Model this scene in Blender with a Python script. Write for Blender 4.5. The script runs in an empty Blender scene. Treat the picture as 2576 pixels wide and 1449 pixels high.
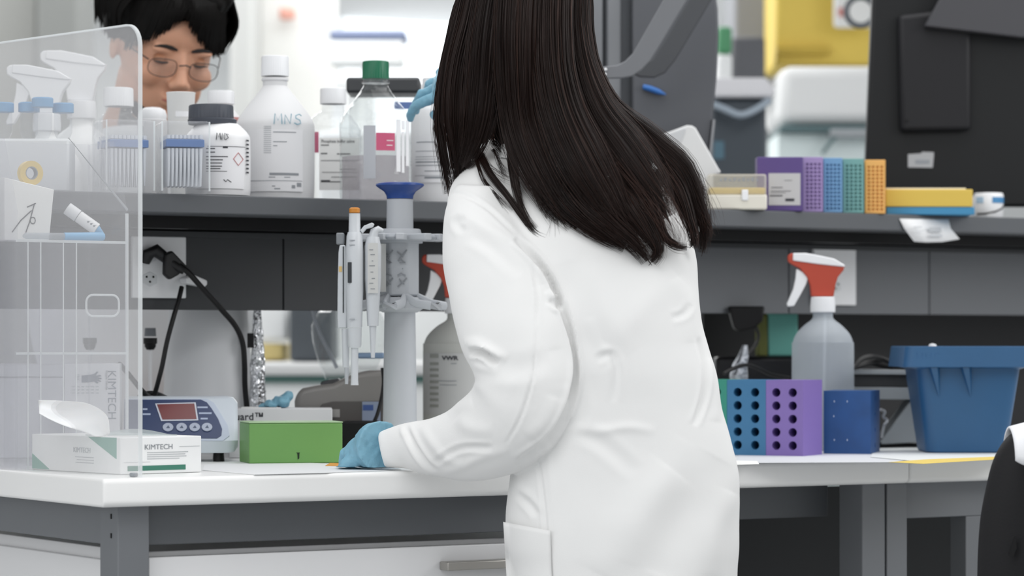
import bpy, bmesh, math, random
import numpy as np
from mathutils import Vector, Matrix, noise
random.seed(7); np.random.seed(7)
R = math.radians
S = bpy.context.scene
COL = S.collection
# ------------------------------------------------------------------ camera
F = 7800.0; TH = R(32.0); ct, st = math.cos(TH), math.sin(TH)
CX, CY, EYE = -1.786, -3.919, 1.086
HY = 865.0; HX = 1288.0
cam_d = bpy.data.cameras.new('camera'); cam = bpy.data.objects.new('camera', cam_d); COL.objects.link(cam)
cam.location = (CX, CY, EYE); cam.rotation_euler = (R(90), 0, -TH)
cam_d.sensor_width = 36; cam_d.lens = 36*F/2576; cam_d.shift_y = (HY-724.5)/2576
cam_d.clip_start = 0.1; cam_d.clip_end = 60
cam_d.dof.use_dof = True; cam_d.dof.focus_distance = 4.62; cam_d.dof.aperture_fstop = 4.2
S.camera = cam
# ------------------------------------------------------------------ light
w = bpy.data.worlds.new('room_light'); S.world = w; w.use_nodes = True
w.node_tree.nodes['Background'].inputs[0].default_value = (0.955, 0.968, 0.98, 1)
w.node_tree.nodes['Background'].inputs[1].default_value = 0.74
def area(loc, rot, sx, sy, power, col=(1,1,1)):
    d = bpy.data.lights.new('ceiling_or_fill_light', 'AREA'); d.shape='RECTANGLE'; d.size=sx; d.size_y=sy; d.energy=power; d.color=col
    o = bpy.data.objects.new('ceiling_or_fill_light', d); o.location=loc; o.rotation_euler=rot; COL.objects.link(o); return o
area((-1.2,-1.4,2.75), (0,0,0), 3.2, 1.2, 34)
area((1.6,0.3,2.75), (0,0,0), 2.8, 1.0, 22)
area((2.9,-1.9,2.35), (R(55),0,R(28)), 1.6, 1.2, 28)  # added light from the front right, brightens that end of shelf and panel
area((2.6,4.6,2.85), (0,0,0), 6.0, 3.0, 190)
area((5.5,8.6,2.85), (0,0,0), 6.0, 2.5, 170)
area((-3.2,-0.6,1.9), (R(80),0,R(-80)), 2.2, 1.6, 16, (0.97,0.985,1))   # daylight from the window side
S.view_settings.view_transform = 'Standard'; S.view_settings.look='None'
S.view_settings.exposure = 0.0; S.view_settings.gamma = 1.0; S.view_settings.use_curve_mapping = False
S.cycles.transparent_max_bounces = 48; S.cycles.max_bounces = 10
S.cycles.caustics_reflective = False; S.cycles.caustics_refractive = False
# ------------------------------------------------------------------ picture geometry (metres in the room from picture measurements)
def kx(px): return (px-HX)/F
def W(px, py, D):
    X=kx(px)*D; return Vector((CX+D*st+X*ct, CY+D*ct-X*st, EYE+(HY-py)/F*D))
def Dy(px, y): return (y-CY)/(ct-st*kx(px))              # depth where column px meets plane y
def P(px, py, y): return W(px, py, Dy(px, y))
def Dz(py, z=0.9): return (EYE-z)*F/(py-HY)
def zz(py, D): return EYE+(HY-py)/F*D
ZB, ZS = 0.9, 1.322
# ------------------------------------------------------------------ materials
MC = {}
def lin(h):
    h=h.lstrip('#'); o=[]
    for i in (0,2,4):
        c=int(h[i:i+2],16)/255; o.append(c/12.92 if c<=0.04045 else ((c+0.055)/1.055)**2.4)
    return (*o,1)
def mat(name, col='#cccccc', rough=0.5, metal=0.0, spec=0.5, bump=0.0, bscale=60, var=0.0, vscale=8, coat=0, sss=0, aniso=0, emit=None, estr=1, stretch=None, sheen=0):
    if name in MC: return MC[name]
    m=bpy.data.materials.new(name); m.use_nodes=True; nt=m.node_tree; b=nt.nodes['Principled BSDF']
    c=lin(col); b.inputs['Base Color'].default_value=c; b.inputs['Roughness'].default_value=rough
    b.inputs['Metallic'].default_value=metal; b.inputs['Specular IOR Level'].default_value=spec
    if coat: b.inputs['Coat Weight'].default_value=coat
    if sheen: b.inputs['Sheen Weight'].default_value=sheen
    if sss: b.inputs['Subsurface Weight'].default_value=sss; b.inputs['Subsurface Radius'].default_value=(0.012,0.005,0.003); b.inputs['Subsurface Scale'].default_value=1.0
    if emit: b.inputs['Emission Color'].default_value=lin(emit); b.inputs['Emission Strength'].default_value=estr
    tc=None
    def coords():
        tcn=nt.nodes.new('ShaderNodeTexCoord'); out=tcn.outputs['Object']
        if stretch:
            mp=nt.nodes.new('ShaderNodeMapping'); mp.inputs['Scale'].default_value=stretch; nt.links.new(out,mp.inputs[0]); out=mp.outputs[0]
        return out
    if bump or var: tc=coords()
    if var:
        n=nt.nodes.new('ShaderNodeTexNoise'); n.inputs['Scale'].default_value=vscale; n.inputs['Detail'].default_value=4
        nt.links.new(tc,n.inputs['Vector']); rp=nt.nodes.new('ShaderNodeValToRGB')
        rp.color_ramp.elements[0].position=0.3; rp.color_ramp.elements[1].position=0.7
        rp.color_ramp.elements[0].color=(*[x*(1-var) for x in c[:3]],1); rp.color_ramp.elements[1].color=(*[min(1,x*(1+var)) for x in c[:3]],1)
        nt.links.new(n.outputs['Fac'],rp.inputs[0]); nt.links.new(rp.outputs[0],b.inputs['Base Color'])
    if bump:
        n=nt.nodes.new('ShaderNodeTexNoise'); n.inputs['Scale'].default_value=bscale; n.inputs['Detail'].default_value=3
        nt.links.new(tc,n.inputs['Vector']); bp=nt.nodes.new('ShaderNodeBump'); bp.inputs['Strength'].default_value=bump; bp.inputs['Distance'].default_value=0.01
        nt.links.new(n.outputs['Fac'],bp.inputs['Height']); nt.links.new(bp.outputs[0],b.inputs['Normal'])
    MC[name]=m; return m
def clear(name, tint='#ffffff', haze=0.05, hcol='#ffffff', gloss=0.6, rough=0.05, bump=0, bscale=30, tl_=0.4):
    """clear plastic or glass: passes light, reflects more at grazing angles, plus a little milky haze"""
    if name in MC: return MC[name]
    m=bpy.data.materials.new(name); m.use_nodes=True; nt=m.node_tree; nt.nodes.clear(); N=nt.nodes.new; L=nt.links.new
    out=N('ShaderNodeOutputMaterial'); tr=N('ShaderNodeBsdfTransparent'); tr.inputs[0].default_value=lin(tint)
    gl=N('ShaderNodeBsdfGlossy'); gl.inputs['Roughness'].default_value=rough; gl.inputs['Color'].default_value=(1,1,1,1)
    lw=N('ShaderNodeLayerWeight'); lw.inputs['Blend'].default_value=0.25; mu=N('ShaderNodeMath'); mu.operation='MULTIPLY'; mu.inputs[1].default_value=gloss
    L(lw.outputs['Fresnel'],mu.inputs[0]); ge=N('ShaderNodeNewGeometry'); ib=N('ShaderNodeMath'); ib.operation='SUBTRACT'; ib.inputs[0].default_value=1.0; L(ge.outputs['Backfacing'],ib.inputs[1]); m0=N('ShaderNodeMath'); m0.operation='MULTIPLY'; L(mu.outputs[0],m0.inputs[0]); L(ib.outputs[0],m0.inputs[1]); mu=m0; m1=N('ShaderNodeMixShader'); L(mu.outputs[0],m1.inputs[0]); L(tr.outputs[0],m1.inputs[1]); L(gl.outputs[0],m1.inputs[2])
    df=N('ShaderNodeBsdfDiffuse'); df.inputs[0].default_value=lin(hcol); tl=N('ShaderNodeBsdfTranslucent'); tl.inputs[0].default_value=lin(hcol)
    md=N('ShaderNodeMixShader'); md.inputs[0].default_value=tl_; L(df.outputs[0],md.inputs[1]); L(tl.outputs[0],md.inputs[2])
    m2=N('ShaderNodeMixShader'); m2.inputs[0].default_value=haze; L(m1.outputs[0],m2.inputs[1]); L(md.outputs[0],m2.inputs[2]); L(m2.outputs[0],out.inputs[0])
    if bump:
        t=N('ShaderNodeTexCoord'); n=N('ShaderNodeTexNoise'); n.inputs['Scale'].default_value=bscale; L(t.outputs['Object'],n.inputs['Vector'])
        bp=N('ShaderNodeBump'); bp.inputs['Strength'].default_value=bump; bp.inputs['Distance'].default_value=0.02; L(n.outputs['Fac'],bp.inputs['Height']); L(bp.outputs[0],gl.inputs['Normal']); L(bp.outputs[0],lw.inputs['Normal'])
    MC[name]=m; return m
# ------------------------------------------------------------------ mesh builder
class MB:
    def __init__(s): s.v=[]; s.f=[]
    def add(s, V, Fc):
        n=len(s.v); s.v+= [tuple(p) for p in V]; s.f+=[tuple(i+n for i in f) for f in Fc]; return s
    def box(s,x0,x1,y0,y1,z0,z1,M=None):
        V=[(x,y,z) for z in (z0,z1) for y in (y0,y1) for x in (x0,x1)]
        if M is not None: V=[tuple(M@Vector(p)) for p in V]
        return s.add(V,[(0,2,3,1),(4,5,7,6),(0,1,5,4),(2,6,7,3),(0,4,6,2),(1,3,7,5)])
    def loft(s, rings, cap=True, closed=True):
        n=len(rings[0]); V=[p for r in rings for p in r]; Fc=[]
        for i in range(len(rings)-1):
            for j in range(n if closed else n-1):
                a=i*n+j; b=i*n+(j+1)%n; Fc.append((a,b,b+n,a+n))
        if cap and closed:
            Fc.append(tuple(range(n-1,-1,-1))); Fc.append(tuple((len(rings)-1)*n+j for j in range(n)))
        return s.add(V,Fc)
    def lathe(s, prof, cx=0, cy=0, seg=40, sq=None, sx=1, sy=1, cap=True):
        rings=[]
        for r,z in prof:
            ring=[]
            for i in range(seg):
                a=2*math.pi*i/seg; c,d=math.cos(a),math.sin(a)
                if sq: k=(abs(c)**sq+abs(d)**sq)**(-1/sq); c*=k; d*=k
                ring.append((cx+r*c*sx, cy+r*d*sy, z))
            rings.append(ring)
        return s.loft(rings,cap)
    def tube(s, pts, r, seg=10, cap=True, flat=1.0):
        pts=[Vector(p) for p in pts]; n=len(pts); rr=r if hasattr(r,'__len__') else [r]*n
        rings=[]; prev=None
        for i,p in enumerate(pts):
            t=(pts[min(i+1,n-1)]-pts[max(i-1,0)]).normalized()
            if prev is None:
                u=t.cross(Vector((0,0,1)));
                if u.length<1e-3: u=t.cross(Vector((0,1,0)))
                u.normalize()
            else: u=(prev-t*prev.dot(t)).normalized()
            prev=u; v=t.cross(u)
            rings.append([p+u*(rr[i]*math.cos(2*math.pi*j/seg))+v*(rr[i]*flat*math.sin(2*math.pi*j/seg)) for j in range(seg)])
        return s.loft(rings,cap)
    def prism(s, poly, a, b, ax='y', M=None):
        """poly in the two other axes, extruded from a to b along ax"""
        n=len(poly); V=[]
        for h in (a,b):
            for (p,q) in poly:
                V.append({'y':(p,h,q),'x':(h,p,q),'z':(p,q,h)}[ax])
        if M is not None: V=[tuple(M@Vector(p)) for p in V]
        return s.add(V,[tuple(range(n)),tuple(range(2*n-1,n-1,-1))]+[(i,(i+1)%n,(i+1)%n+n,i+n) for i in range(n)])
    def arc(s, r, a0, a1, z0, z1, seg=16, th=0.0006, cx=0, cy=0):
        """curved label standing r from the axis; angle 0 faces -y"""
        rings=[]
        for i in range(seg+1):
            a=a0+(a1-a0)*i/seg; sn,cs=math.sin(a),-math.cos(a)
            rings.append([(cx+r*sn,cy+r*cs,z0),(cx+(r+th)*sn,cy+(r+th)*cs,z0),(cx+(r+th)*sn,cy+(r+th)*cs,z1),(cx+r*sn,cy+r*cs,z1)])
        return s.loft(rings)
    def sphere(s, c, rx, ry, rz, seg=24, rg=16, M=None):
        rings=[]
        for i in range(rg+1):
            t=math.pi*i/rg; r=max(math.sin(t),1e-3); rings.append([(r*math.cos(2*math.pi*j/seg)*rx, r*math.sin(2*math.pi*j/seg)*ry, -math.cos(t)*rz) for j in range(seg)])
        if M is not None: rings=[[M@Vector(p) for p in r] for r in rings]
        rings=[[(p[0]+c[0],p[1]+c[1],p[2]+c[2]) for p in r] for r in rings]
        return s.loft(rings)
    def holes(s, x0,x1,z0,z1,nx,nz,rad,depth,y=0, seg=16):
        """flat face at y with a grid of round wells going to y+depth"""
        dx=(x1-x0)/nx; dz=(z1-z0)/nz; q=seg//4
        for i in range(nx):
            for j in range(nz):
                a,b=x0+i*dx,z0+j*dz; c=(a+dx/2,b+dz/2); sqp=[]
                for k in range(q): sqp.append((a+dx, b+dz*(k/q)))
                for k in range(q): sqp.append((a+dx*(1-k/q), b+dz))
                for k in range(q): sqp.append((a, b+dz*(1-k/q)))
                for k in range(q): sqp.append((a+dx*(k/q), b))
                off=-math.pi/4
                ci=[(c[0]+rad*math.cos(off+2*math.pi*k/seg), c[1]+rad*math.sin(off+2*math.pi*k/seg)) for k in range(seg)]
                V=[(p,y,r_) for p,r_ in sqp]+[(p,y,r_) for p,r_ in ci]+[(p,y+depth,r_) for p,r_ in ci]
                Fc=[(k,(k+1)%seg,(k+1)%seg+seg,k+seg) for k in range(seg)]+[(k+seg,(k+1)%seg+seg,(k+1)%seg+2*seg,k+2*seg) for k in range(seg)]+[tuple(2*seg+k for k in range(seg))]
                s.add(V,Fc)
        return s
    def mesh(s,name):
        me=bpy.data.meshes.new(name); me.from_pydata(s.v,[],s.f); me.update(); return me
    def build(s, name, m, parent=None, bevel=0, smooth=True, sub=0, solid=0, ang=35, bseg=2, label=None, recalc=True):
        me=s.mesh(name)
        if recalc:
            bm=bmesh.new(); bm.from_mesh(me); bmesh.ops.recalc_face_normals(bm,faces=bm.faces); bm.to_mesh(me); bm.free()
        return fin(me,name,m,parent,bevel,smooth,sub,solid,ang,bseg,label)
def fin(me,name,m,parent=None,bevel=0,smooth=True,sub=0,solid=0,ang=35,bseg=2,label=None):
    o=bpy.data.objects.new(name,me); COL.objects.link(o); me.materials.append(m)
    if parent is not None: o.parent=parent
    if smooth:
        me.polygons.foreach_set('use_smooth',[True]*len(me.polygons)); me.set_sharp_from_angle(angle=R(ang))
    if bevel:
        b=o.modifiers.new('bevel','BEVEL'); b.width=bevel; b.segments=bseg; b.limit_method='ANGLE'; b.angle_limit=R(40)
    if solid:
        b=o.modifiers.new('solid','SOLIDIFY'); b.thickness=solid; b.offset=0
    if sub:
        b=o.modifiers.new('sub','SUBSURF'); b.levels=sub; b.render_levels=sub
    if label: o['label']=label
    return o
def tag(o,label,cat,group=None,kind=None):
    if label: o['label']=label
    if cat: o['category']=cat
    if group: o['group']=group
    if kind: o['kind']=kind
    return o
def thing(name,label,cat,loc,rz=0,group=None):
    o=bpy.data.objects.new(name,None); o.empty_display_size=0.02; COL.objects.link(o); o.location=loc; o.rotation_euler=(0,0,rz)
    return tag(o,label,cat,group)
def struct(o): o['kind']='structure'; return o
def catmull(P_, n):
    P_=[np.array(p,float) for p in P_]; P_=[2*P_[0]-P_[1]]+P_+[2*P_[-1]-P_[-2]]; out=[]
    for i in range(1,len(P_)-2):
        for k in range(n):
            t=k/n; a,b,c,d=P_[i-1:i+3]
            out.append(0.5*((2*b)+(-a+c)*t+(2*a-5*b+4*c-d)*t*t+(-a+3*b-3*c+d)*t**3))
    out.append(P_[-2]); return out
def text(parent, s, size, loc, face='front', m=None, wrap=0, name='lettering', align='LEFT', sx=1.0, bold=0.0, spin=0, ext=0.0002):
    cu=bpy.data.curves.new('t','FONT'); cu.body=s; cu.size=size; cu.extrude=ext; cu.offset=bold; cu.align_x=align; cu.resolution_u=3
    o=bpy.data.objects.new('t',cu); COL.objects.link(o); dg=bpy.context.evaluated_depsgraph_get(); me=bpy.data.meshes.new_from_object(o.evaluated_get(dg))
    bpy.data.objects.remove(o); bpy.data.curves.remove(cu)
    V=np.array([v.co[:] for v in me.vertices]).reshape(-1,3); V[:,0]*=sx
    c,d=math.cos(spin),math.sin(spin); V[:,:2]=V[:,:2]@np.array([[c,d],[-d,c]])
    if face=='front': out=np.stack([V[:,0]+loc[0], -V[:,2]+loc[1], V[:,1]+loc[2]],1)
    elif face=='left': out=np.stack([-V[:,2]+loc[0], -V[:,0]+loc[1], V[:,1]+loc[2]],1)
    elif face=='top': out=V+np.array(loc)
    elif face=='wrap':
        a=(V[:,0])/wrap+loc[0]; rr=wrap+V[:,2]; out=np.stack([rr*np.sin(a), -rr*np.cos(a), V[:,1]+loc[2]],1)
    me.vertices.foreach_set('co',out.astype(np.float32).ravel()); me.update()
    return fin(me,name,m or mat('ink','#2b2b30',0.7),parent,smooth=False)
def strokes(parent, polys, r, m, f, name='handwriting'):
    """pen strokes; f maps (u,v) to a point on the surface"""
    b=MB()
    for p in polys: b.tube([f(*q) for q in p], r, 6)
    return b.build(name,m,parent)
MNS=[[(0,0),(.08,1),(.3,.35),(.55,1),(.6,0)],[(.8,0),(.82,.9),(1.2,.05),(1.28,1)],[(2.0,.85),(1.85,1),(1.6,.85),(1.6,.6),(1.9,.42),(1.95,.12),(1.7,0),(1.5,.15)]]
def bars(rows, f, w=0.0012, th=0.0003):
    """printed lines: rows of (u0,u1,v); f(u,v,h) gives the point"""
    b=MB()
    for (u0,u1,v,*hh) in rows:
        h=hh[0] if hh else w; n=max(1,int(abs(u1-u0)/0.006)); rings=[]
        for i in range(n+1):
            u=u0+(u1-u0)*i/n; rings.append([f(u,v,0),f(u,v,th),f(u,v+h,th),f(u,v+h,0)])
        b.loft(rings)
    return b
def boxat(xc, D, xl, xr, phi):
    """ground frame of a box whose near upright edge is seen at xc; right face runs to xr, left face to xl"""
    p=R(phi); X0=kx(xc)*D; kr,kl=kx(xr),kx(xl)
    L=(kr*D-X0)/(math.cos(p)-kr*math.sin(p)); M=(X0-kl*D)/(math.sin(p)+kl*math.cos(p))
    return W(xc,HY,D).xy, -TH+p, L, M
def wrapf(r): return lambda u,v,h=0.0: (( r+h)*math.sin(u/r), -(r+h)*math.cos(u/r), v)
def blob(name, mb, voxel, smooth, m, parent, post=None, fac=0.5, label=None):
    me=mb.mesh('b'); o=bpy.data.objects.new('b',me); COL.objects.link(o)
    q=o.modifiers.new('r','REMESH'); q.mode='VOXEL'; q.voxel_size=voxel
    if smooth: q=o.modifiers.new('s','SMOOTH'); q.iterations=smooth; q.factor=fac
    dg=bpy.context.evaluated_depsgraph_get(); me2=bpy.data.meshes.new_from_object(o.evaluated_get(dg)); bpy.data.objects.remove(o)
    me2.name=name
    if post:
        V=np.empty(len(me2.vertices)*3,np.float32); me2.vertices.foreach_get('co',V); V=V.reshape(-1,3)
        Nn=np.empty(len(me2.vertices)*3,np.float32); me2.vertices.foreach_get('normal',Nn); Nn=Nn.reshape(-1,3)
        V=post(V,Nn); me2.vertices.foreach_set('co',V.astype(np.float32).ravel()); me2.update()
    o2=fin(me2,name,m,parent,ang=80)
    if label: o2['label']=label
    return o2
# common finishes
WHITE=mat('white_laminate','#efefee',0.35,var=0.015,vscale=3)
GREY=mat('grey_powder_coat','#515458',0.5,bump=0.03,bscale=900,var=0.04,vscale=3)
LGREY=mat('light_grey_powder_coat','#6c6f73',0.5,bump=0.03,bscale=900)
DGREY=mat('dark_grey_panel','#36383b',0.55,var=0.05,vscale=2)
BLACK=mat('black_plastic','#0b0b0d',0.45,spec=0.3)
INK=mat('ink','#33343a',0.7); GINK=mat('grey_print','#8f9398',0.7)
PAPER=mat('paper','#f0f0ee',0.75); PLW=mat('white_plastic','#e9eaec',0.4)
NITR=mat('blue_nitrile','#7aabc0',0.5,bump=0.25,bscale=70,var=0.08,vscale=30,sss=0.05)
# ================================================================== room
def sbox(name,x0,x1,y0,y1,z0,z1,m): return struct(MB().box(x0,x1,y0,y1,z0,z1).build(name,m,None,smooth=False))
FLOOR=mat('floor_vinyl','#b9bbbc',0.35,var=0.06,vscale=5)
WALLM=mat('wall_paint','#e4e6e6',0.8,var=0.015,vscale=2)
sbox('floor',-6,14,-6,12.2,-0.1,0,FLOOR)
sbox('wall_back',-6,14,12.0,12.2,0,3.2,WALLM)
sbox('ceiling',-6,14,1.6,12.2,3.0,3.1,mat('ceiling_paint','#eeeeee',0.9))
# ================================================================== bench
xs=lambda px,y=0.0: P(px,HY,y).x
SEAM=xs(2290); XE=SEAM+1.3
def worktop(x0,x1,label):
    n=8; r=0.008; pr=[(1.0,ZB-0.04),(1.0,ZB)]
    pr=[(r+ (-r)*math.cos(a), ZB-r+r*math.sin(a)) for a in [0+i*math.pi/2/n for i in range(n+1)]]
    pr=[(0.0,ZB-0.034)]+pr+[(1.0,ZB),(1.0,ZB-0.04),(0.006,ZB-0.04)]
    t=thing('worktop',label,'worktop',(x0,0,0))
    MB().prism(pr,0,x1-x0,'x').build('slab',WHITE,t,bevel=0.004,bseg=3,ang=50)
    return t
wt=worktop(0,SEAM-0.0012,'long white laminate worktop with rolled front edge, carrying the green box and tissue box')
wt2=worktop(SEAM,XE,'white worktop section right of the joint, carrying the large blue tub')
fr=thing('bench_frame','dark grey metal bench frame with a corner leg under the long white worktop','bench frame',(0,0,0))
LX0,LX1=0.075,0.125
def bx(name,x0,x1,y0,y1,z0,z1,m,par,bev=0.0015,label=None): return MB().box(x0,x1,y0,y1,z0,z1).build(name,m,par,bevel=bev,label=label)
bx('leg',0.035,0.083,0.03,0.09,0.0,0.8595,LGREY,fr)
bx('leg',SEAM-0.075,SEAM-0.028,0.03,0.09,0.0,0.8595,LGREY,fr)
bx('leg',0.035,0.083,0.91,0.97,0.0,0.8595,LGREY,fr)
bx('leg',SEAM-0.075,SEAM-0.028,0.91,0.97,0.0,0.8595,LGREY,fr)
bx('front_rail',0.083,1.02,0.045,0.07,0.803,0.8595,GREY,fr)
bx('front_rail',1.02,SEAM-0.075,0.12,0.14,0.803,0.8595,GREY,fr)
bx('end_rail',0.045,0.07,0.09,0.91,0.803,0.8595,LGREY,fr)
bb=MB()
for z in (0.824,0.848): bb.lathe([(0.0025,0),(0.0025,0.0012)],seg=10); 
sl=MB()
for z in (0.845,0.818): sl.box(0.0338,0.0352,0.05,0.053,z-0.0035,z+0.0035)
sl.build('bolt_slot',BLACK,fr)
f2=thing('bench_frame','dark grey metal bench frame right of the worktop joint, partly behind the black chair','bench frame',(0,0,0))
bx('leg',SEAM-0.024,SEAM+0.018,0.03,0.09,0,0.8595,LGREY,f2)
bx('front_rail',SEAM+0.018,XE-0.05,0.045,0.07,0.80,0.8595,LGREY,f2)
bx('leg',SEAM+0.155,SEAM+0.20,0.045,0.085,0,0.80,LGREY,f2)
bx('leg',XE-0.05,XE,0.03,0.09,0,0.8595,LGREY,f2)
# drawer cabinet under the left part
cb=thing('drawer_cabinet','white drawer cabinet under the worktop left of the woman','cabinet',(0,0,0))
CW=mat('white_lacquer','#e4e4e5',0.4)
bx('carcass',0.09,1.0,0.075,0.90,0.09,0.792,CW,cb)
dr=bx('drawer',0.094,0.996,0.055,0.0748,0.54,0.785,CW,cb,0.002)
hx=xs(1118,0.04); hm=mat('satin_steel','#a9a6a1',0.35,metal=0.6)
bx('handle',hx,hx+0.16,0.030,0.0548,zz(1449,4.5),zz(1426,4.5),hm,dr,0.002)
bx('drawer',0.094,0.996,0.055,0.0748,0.32,0.536,CW,cb,0.002); bx('drawer',0.094,0.996,0.055,0.0748,0.10,0.316,CW,cb,0.002)
bx('side_panel',0.084,0.0898,0.10,0.88,0.10,0.775,CW,cb,0.002)
# dark back screens under the right part
sc=thing('under_bench_panel','dark panel closing the leg space under the worktop behind the woman','panel',(0,0,0))
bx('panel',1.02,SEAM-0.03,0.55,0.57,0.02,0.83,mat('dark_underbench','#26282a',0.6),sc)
sc2=thing('under_bench_panel','near-black panel closing the leg space right of the joint leg','panel',(0,0,0))
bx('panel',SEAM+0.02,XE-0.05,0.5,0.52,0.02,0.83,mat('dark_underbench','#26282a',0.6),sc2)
# ================================================================== shelf and service panel
PB=1.142; XL=-0.75; XR=3.4
sh=thing('reagent_shelf','long grey shelf above the bench carrying the bottles and coloured tube boxes','shelf',(0,0,0))
bx('shelf_board',XL,XR,0.50,0.95,ZS-0.030,ZS,GREY,sh,0.002)
bx('gap_shade',XL,XR,0.60,0.64,ZS-0.050,ZS-0.0302,BLACK,sh,0.0)  # black strip standing in for the shadow gap under the shelf
du=thing('service_panel','dark grey service panel with sockets running below the reagent shelf','panel',(0,0,0))
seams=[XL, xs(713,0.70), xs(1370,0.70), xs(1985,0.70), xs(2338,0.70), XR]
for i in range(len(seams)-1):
    bx('panel_section',seams[i]+0.0012,seams[i+1]-0.0012,0.70,0.712,PB,ZS-0.052,DGREY if i<2 else mat('grey_panel_lit_right','#64676b',0.5,var=0.05,vscale=2),du,0.001)  # stronger light on the right sections put into a lighter grey
bx('backing',XL,XR,0.7125,0.74,PB+0.002,ZS-0.0302,BLACK,du,0)
bx('top_lip',XL,XR,0.69,0.70,ZS-0.060,ZS-0.0505,DGREY,du,0.001)
# uprights standing on the bench behind the shelf
def upright(px0,px1,z0,z1,y=0.975,name='upright'):
    return xs(px0,y),xs(px1,y)
up=thing('service_column','grey slotted metal column rising behind the woman, right of her hair','column',(0,0,0))
a,b=xs(1482,0.86),xs(1616,0.86)
CG=mat('column_grey','#6a6d71',0.45)
wd=b-a
for (u0,u1,yy) in ((0.0,0.26,0.86),(0.345,0.60,0.86),(0.62,0.83,0.868),(0.835,1.0,0.86)):
    bx('profile_strip',a+wd*u0,a+wd*u1,yy,yy+0.03,ZS+0.0005,2.35,CG,up,0.002)
bx('core',a,b,0.892,0.93,ZS+0.0005,2.35,BLACK,up,0)
for k in range(0): pass
# ================================================================== builders for bottles and such
HDPE=clear('cloudy_hdpe','#f4f5f6',0.84,'#f0f0f1',0.3,0.4,tl_=0.15)
CLR=clear('clear_plastic','#f6f7f8',0.05,'#ffffff',0.9,0.06,bump=0.25,bscale=45)
GLASSM=clear('clear_glass','#f2f4f4',0.03,'#ffffff',1.0,0.04,bump=0.35,bscale=28)
CLR2=clear('thin_clear_plastic','#fafafa',0.10,'#f4f6fa',0.8,0.12,bump=0.35,bscale=60)
ACR=clear('acrylic_sheet','#f8f8f8',0.19,'#f5f5f7',0.35,0.0)
ACR2=clear('organizer_acrylic','#fbfbfc',0.055,'#f2f3f6',0.35,0.0)
ACE=clear('acrylic_edge','#f4f6f6',0.62,'#f8fbfc',0.6,0.1)
PINK=mat('pink_print','#cf5f80',0.5); SKY=mat('sky_blue_plastic','#4f93c4',0.4)
def loc(px,y,z=ZS): return P(px,HY,y).xy.to_tuple()+(z,)
def prof(rows,D,z0,zb=None):
    """rows of (half width px, picture y); the first row stands on z0"""
    out=[(rows[0][0]*D/F, z0)]
    for h,py in rows[1:]: out.append((max(h*D/F,1e-4), zz(py,D)))
    return out
def capmb(hw,py0,py1,D,zl,ridges=True,dx=0.0):
    r=hw*D/F; z0,z1=zz(py1,D)-zl,zz(py0,D)-zl; b=MB(); seg=72 if ridges else 40; rings=[]
    for (rr,z,rd) in ((r,z0,1),(r,z0+0.003,1),(r*0.985,z1-0.003,1),(r*0.95,z1-0.0008,0),(r*0.85,z1,0)):
        rings.append([(dx+(rr*(0.975 if (rd and ridges and j%2) else 1))*math.cos(2*math.pi*j/seg),(rr*(0.975 if (rd and ridges and j%2) else 1))*math.sin(2*math.pi*j/seg),z) for j in range(seg)])
    return b.loft(rings)
def bottle(label,px,y,rows,m,cap=None,capm=None,z0=ZS,name='bottle',sq=None,group=None,sy=1,cat='bottle'):
    D=Dy(px,y); l=loc(px,y,z0); t=thing(name,label,cat,l,-TH,group)
    pr=[(r,z-z0) for r,z in prof(rows,D,z0)]; pr[0]=(pr[0][0],0.0)
    r0=pr[0][0]; pr=[(r0*0.9,0.0),(r0,0.003)]+pr[1:]
    sm=[tuple(p) for p in catmull(pr[1:],3)]; sm=[(r,max(z,0)) for r,z in sm]
    MB().lathe([pr[0]]+sm,seg=48,sq=sq,sy=sy).build('body',m,t)
    if cap: capmb(cap[0],cap[1],cap[2],D,z0).build('cap',capm or PLW,t) if len(cap)<4 else capmb(cap[0],cap[1],cap[2],D,z0,dx=cap[3]).build('cap',capm or PLW,t)
    return t,D
def lab(t,D,r,px,x0,x1,y0,y1,m=None,z0=ZS,name='label',off=0.0012):
    """paper label wrapped on a bottle from picture x0..x1, y0..y1; returns mapper (u across, v up) in metres"""
    R_=r+off; a=lambda q: math.asin(max(-1,min(1,(q-px)*D/F/R_)))
    b=MB().arc(R_,a(x0),a(x1),zz(y1,D)-z0,zz(y0,D)-z0,20); b.build(name,m or PAPER,t)
    def f(u,v,h=0.0):  # picture coordinates
        an=a(u); rr=R_+0.0007+h; return (rr*math.sin(an),-rr*math.cos(an),zz(v,D)-z0)
    return f
def pbars(rows,f,t,m=INK,name='print',h=2.2):
    b=MB()
    for (u0,u1,v,*hh) in rows:
        q=hh[0] if hh else h; n=max(1,int(abs(u1-u0)/9)); rings=[]
        for i in range(n+1):
            u=u0+(u1-u0)*i/n; rings.append([f(u,v,0),f(u,v,0.0003),f(u,v-q,0.0003),f(u,v-q,0)])
        b.loft(rings)
    return b.build(name,m,t)
def pstroke(polys,x0,y0,x1,y1,f,t,m,r=0.0008,name='handwriting'):
    mx=max(q[0] for p in polys for q in p); b=MB()
    for p in polys: b.tube([f(x0+(x1-x0)*q[0]/mx, y1+(y0-y1)*q[1],0.0004) for q in p],r,6)
    return b.build(name,m,t)
TEALINK=mat('teal_marker','#6fa3b5',0.6); BLKINK=mat('black_marker','#2e2e33',0.6)
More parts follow.
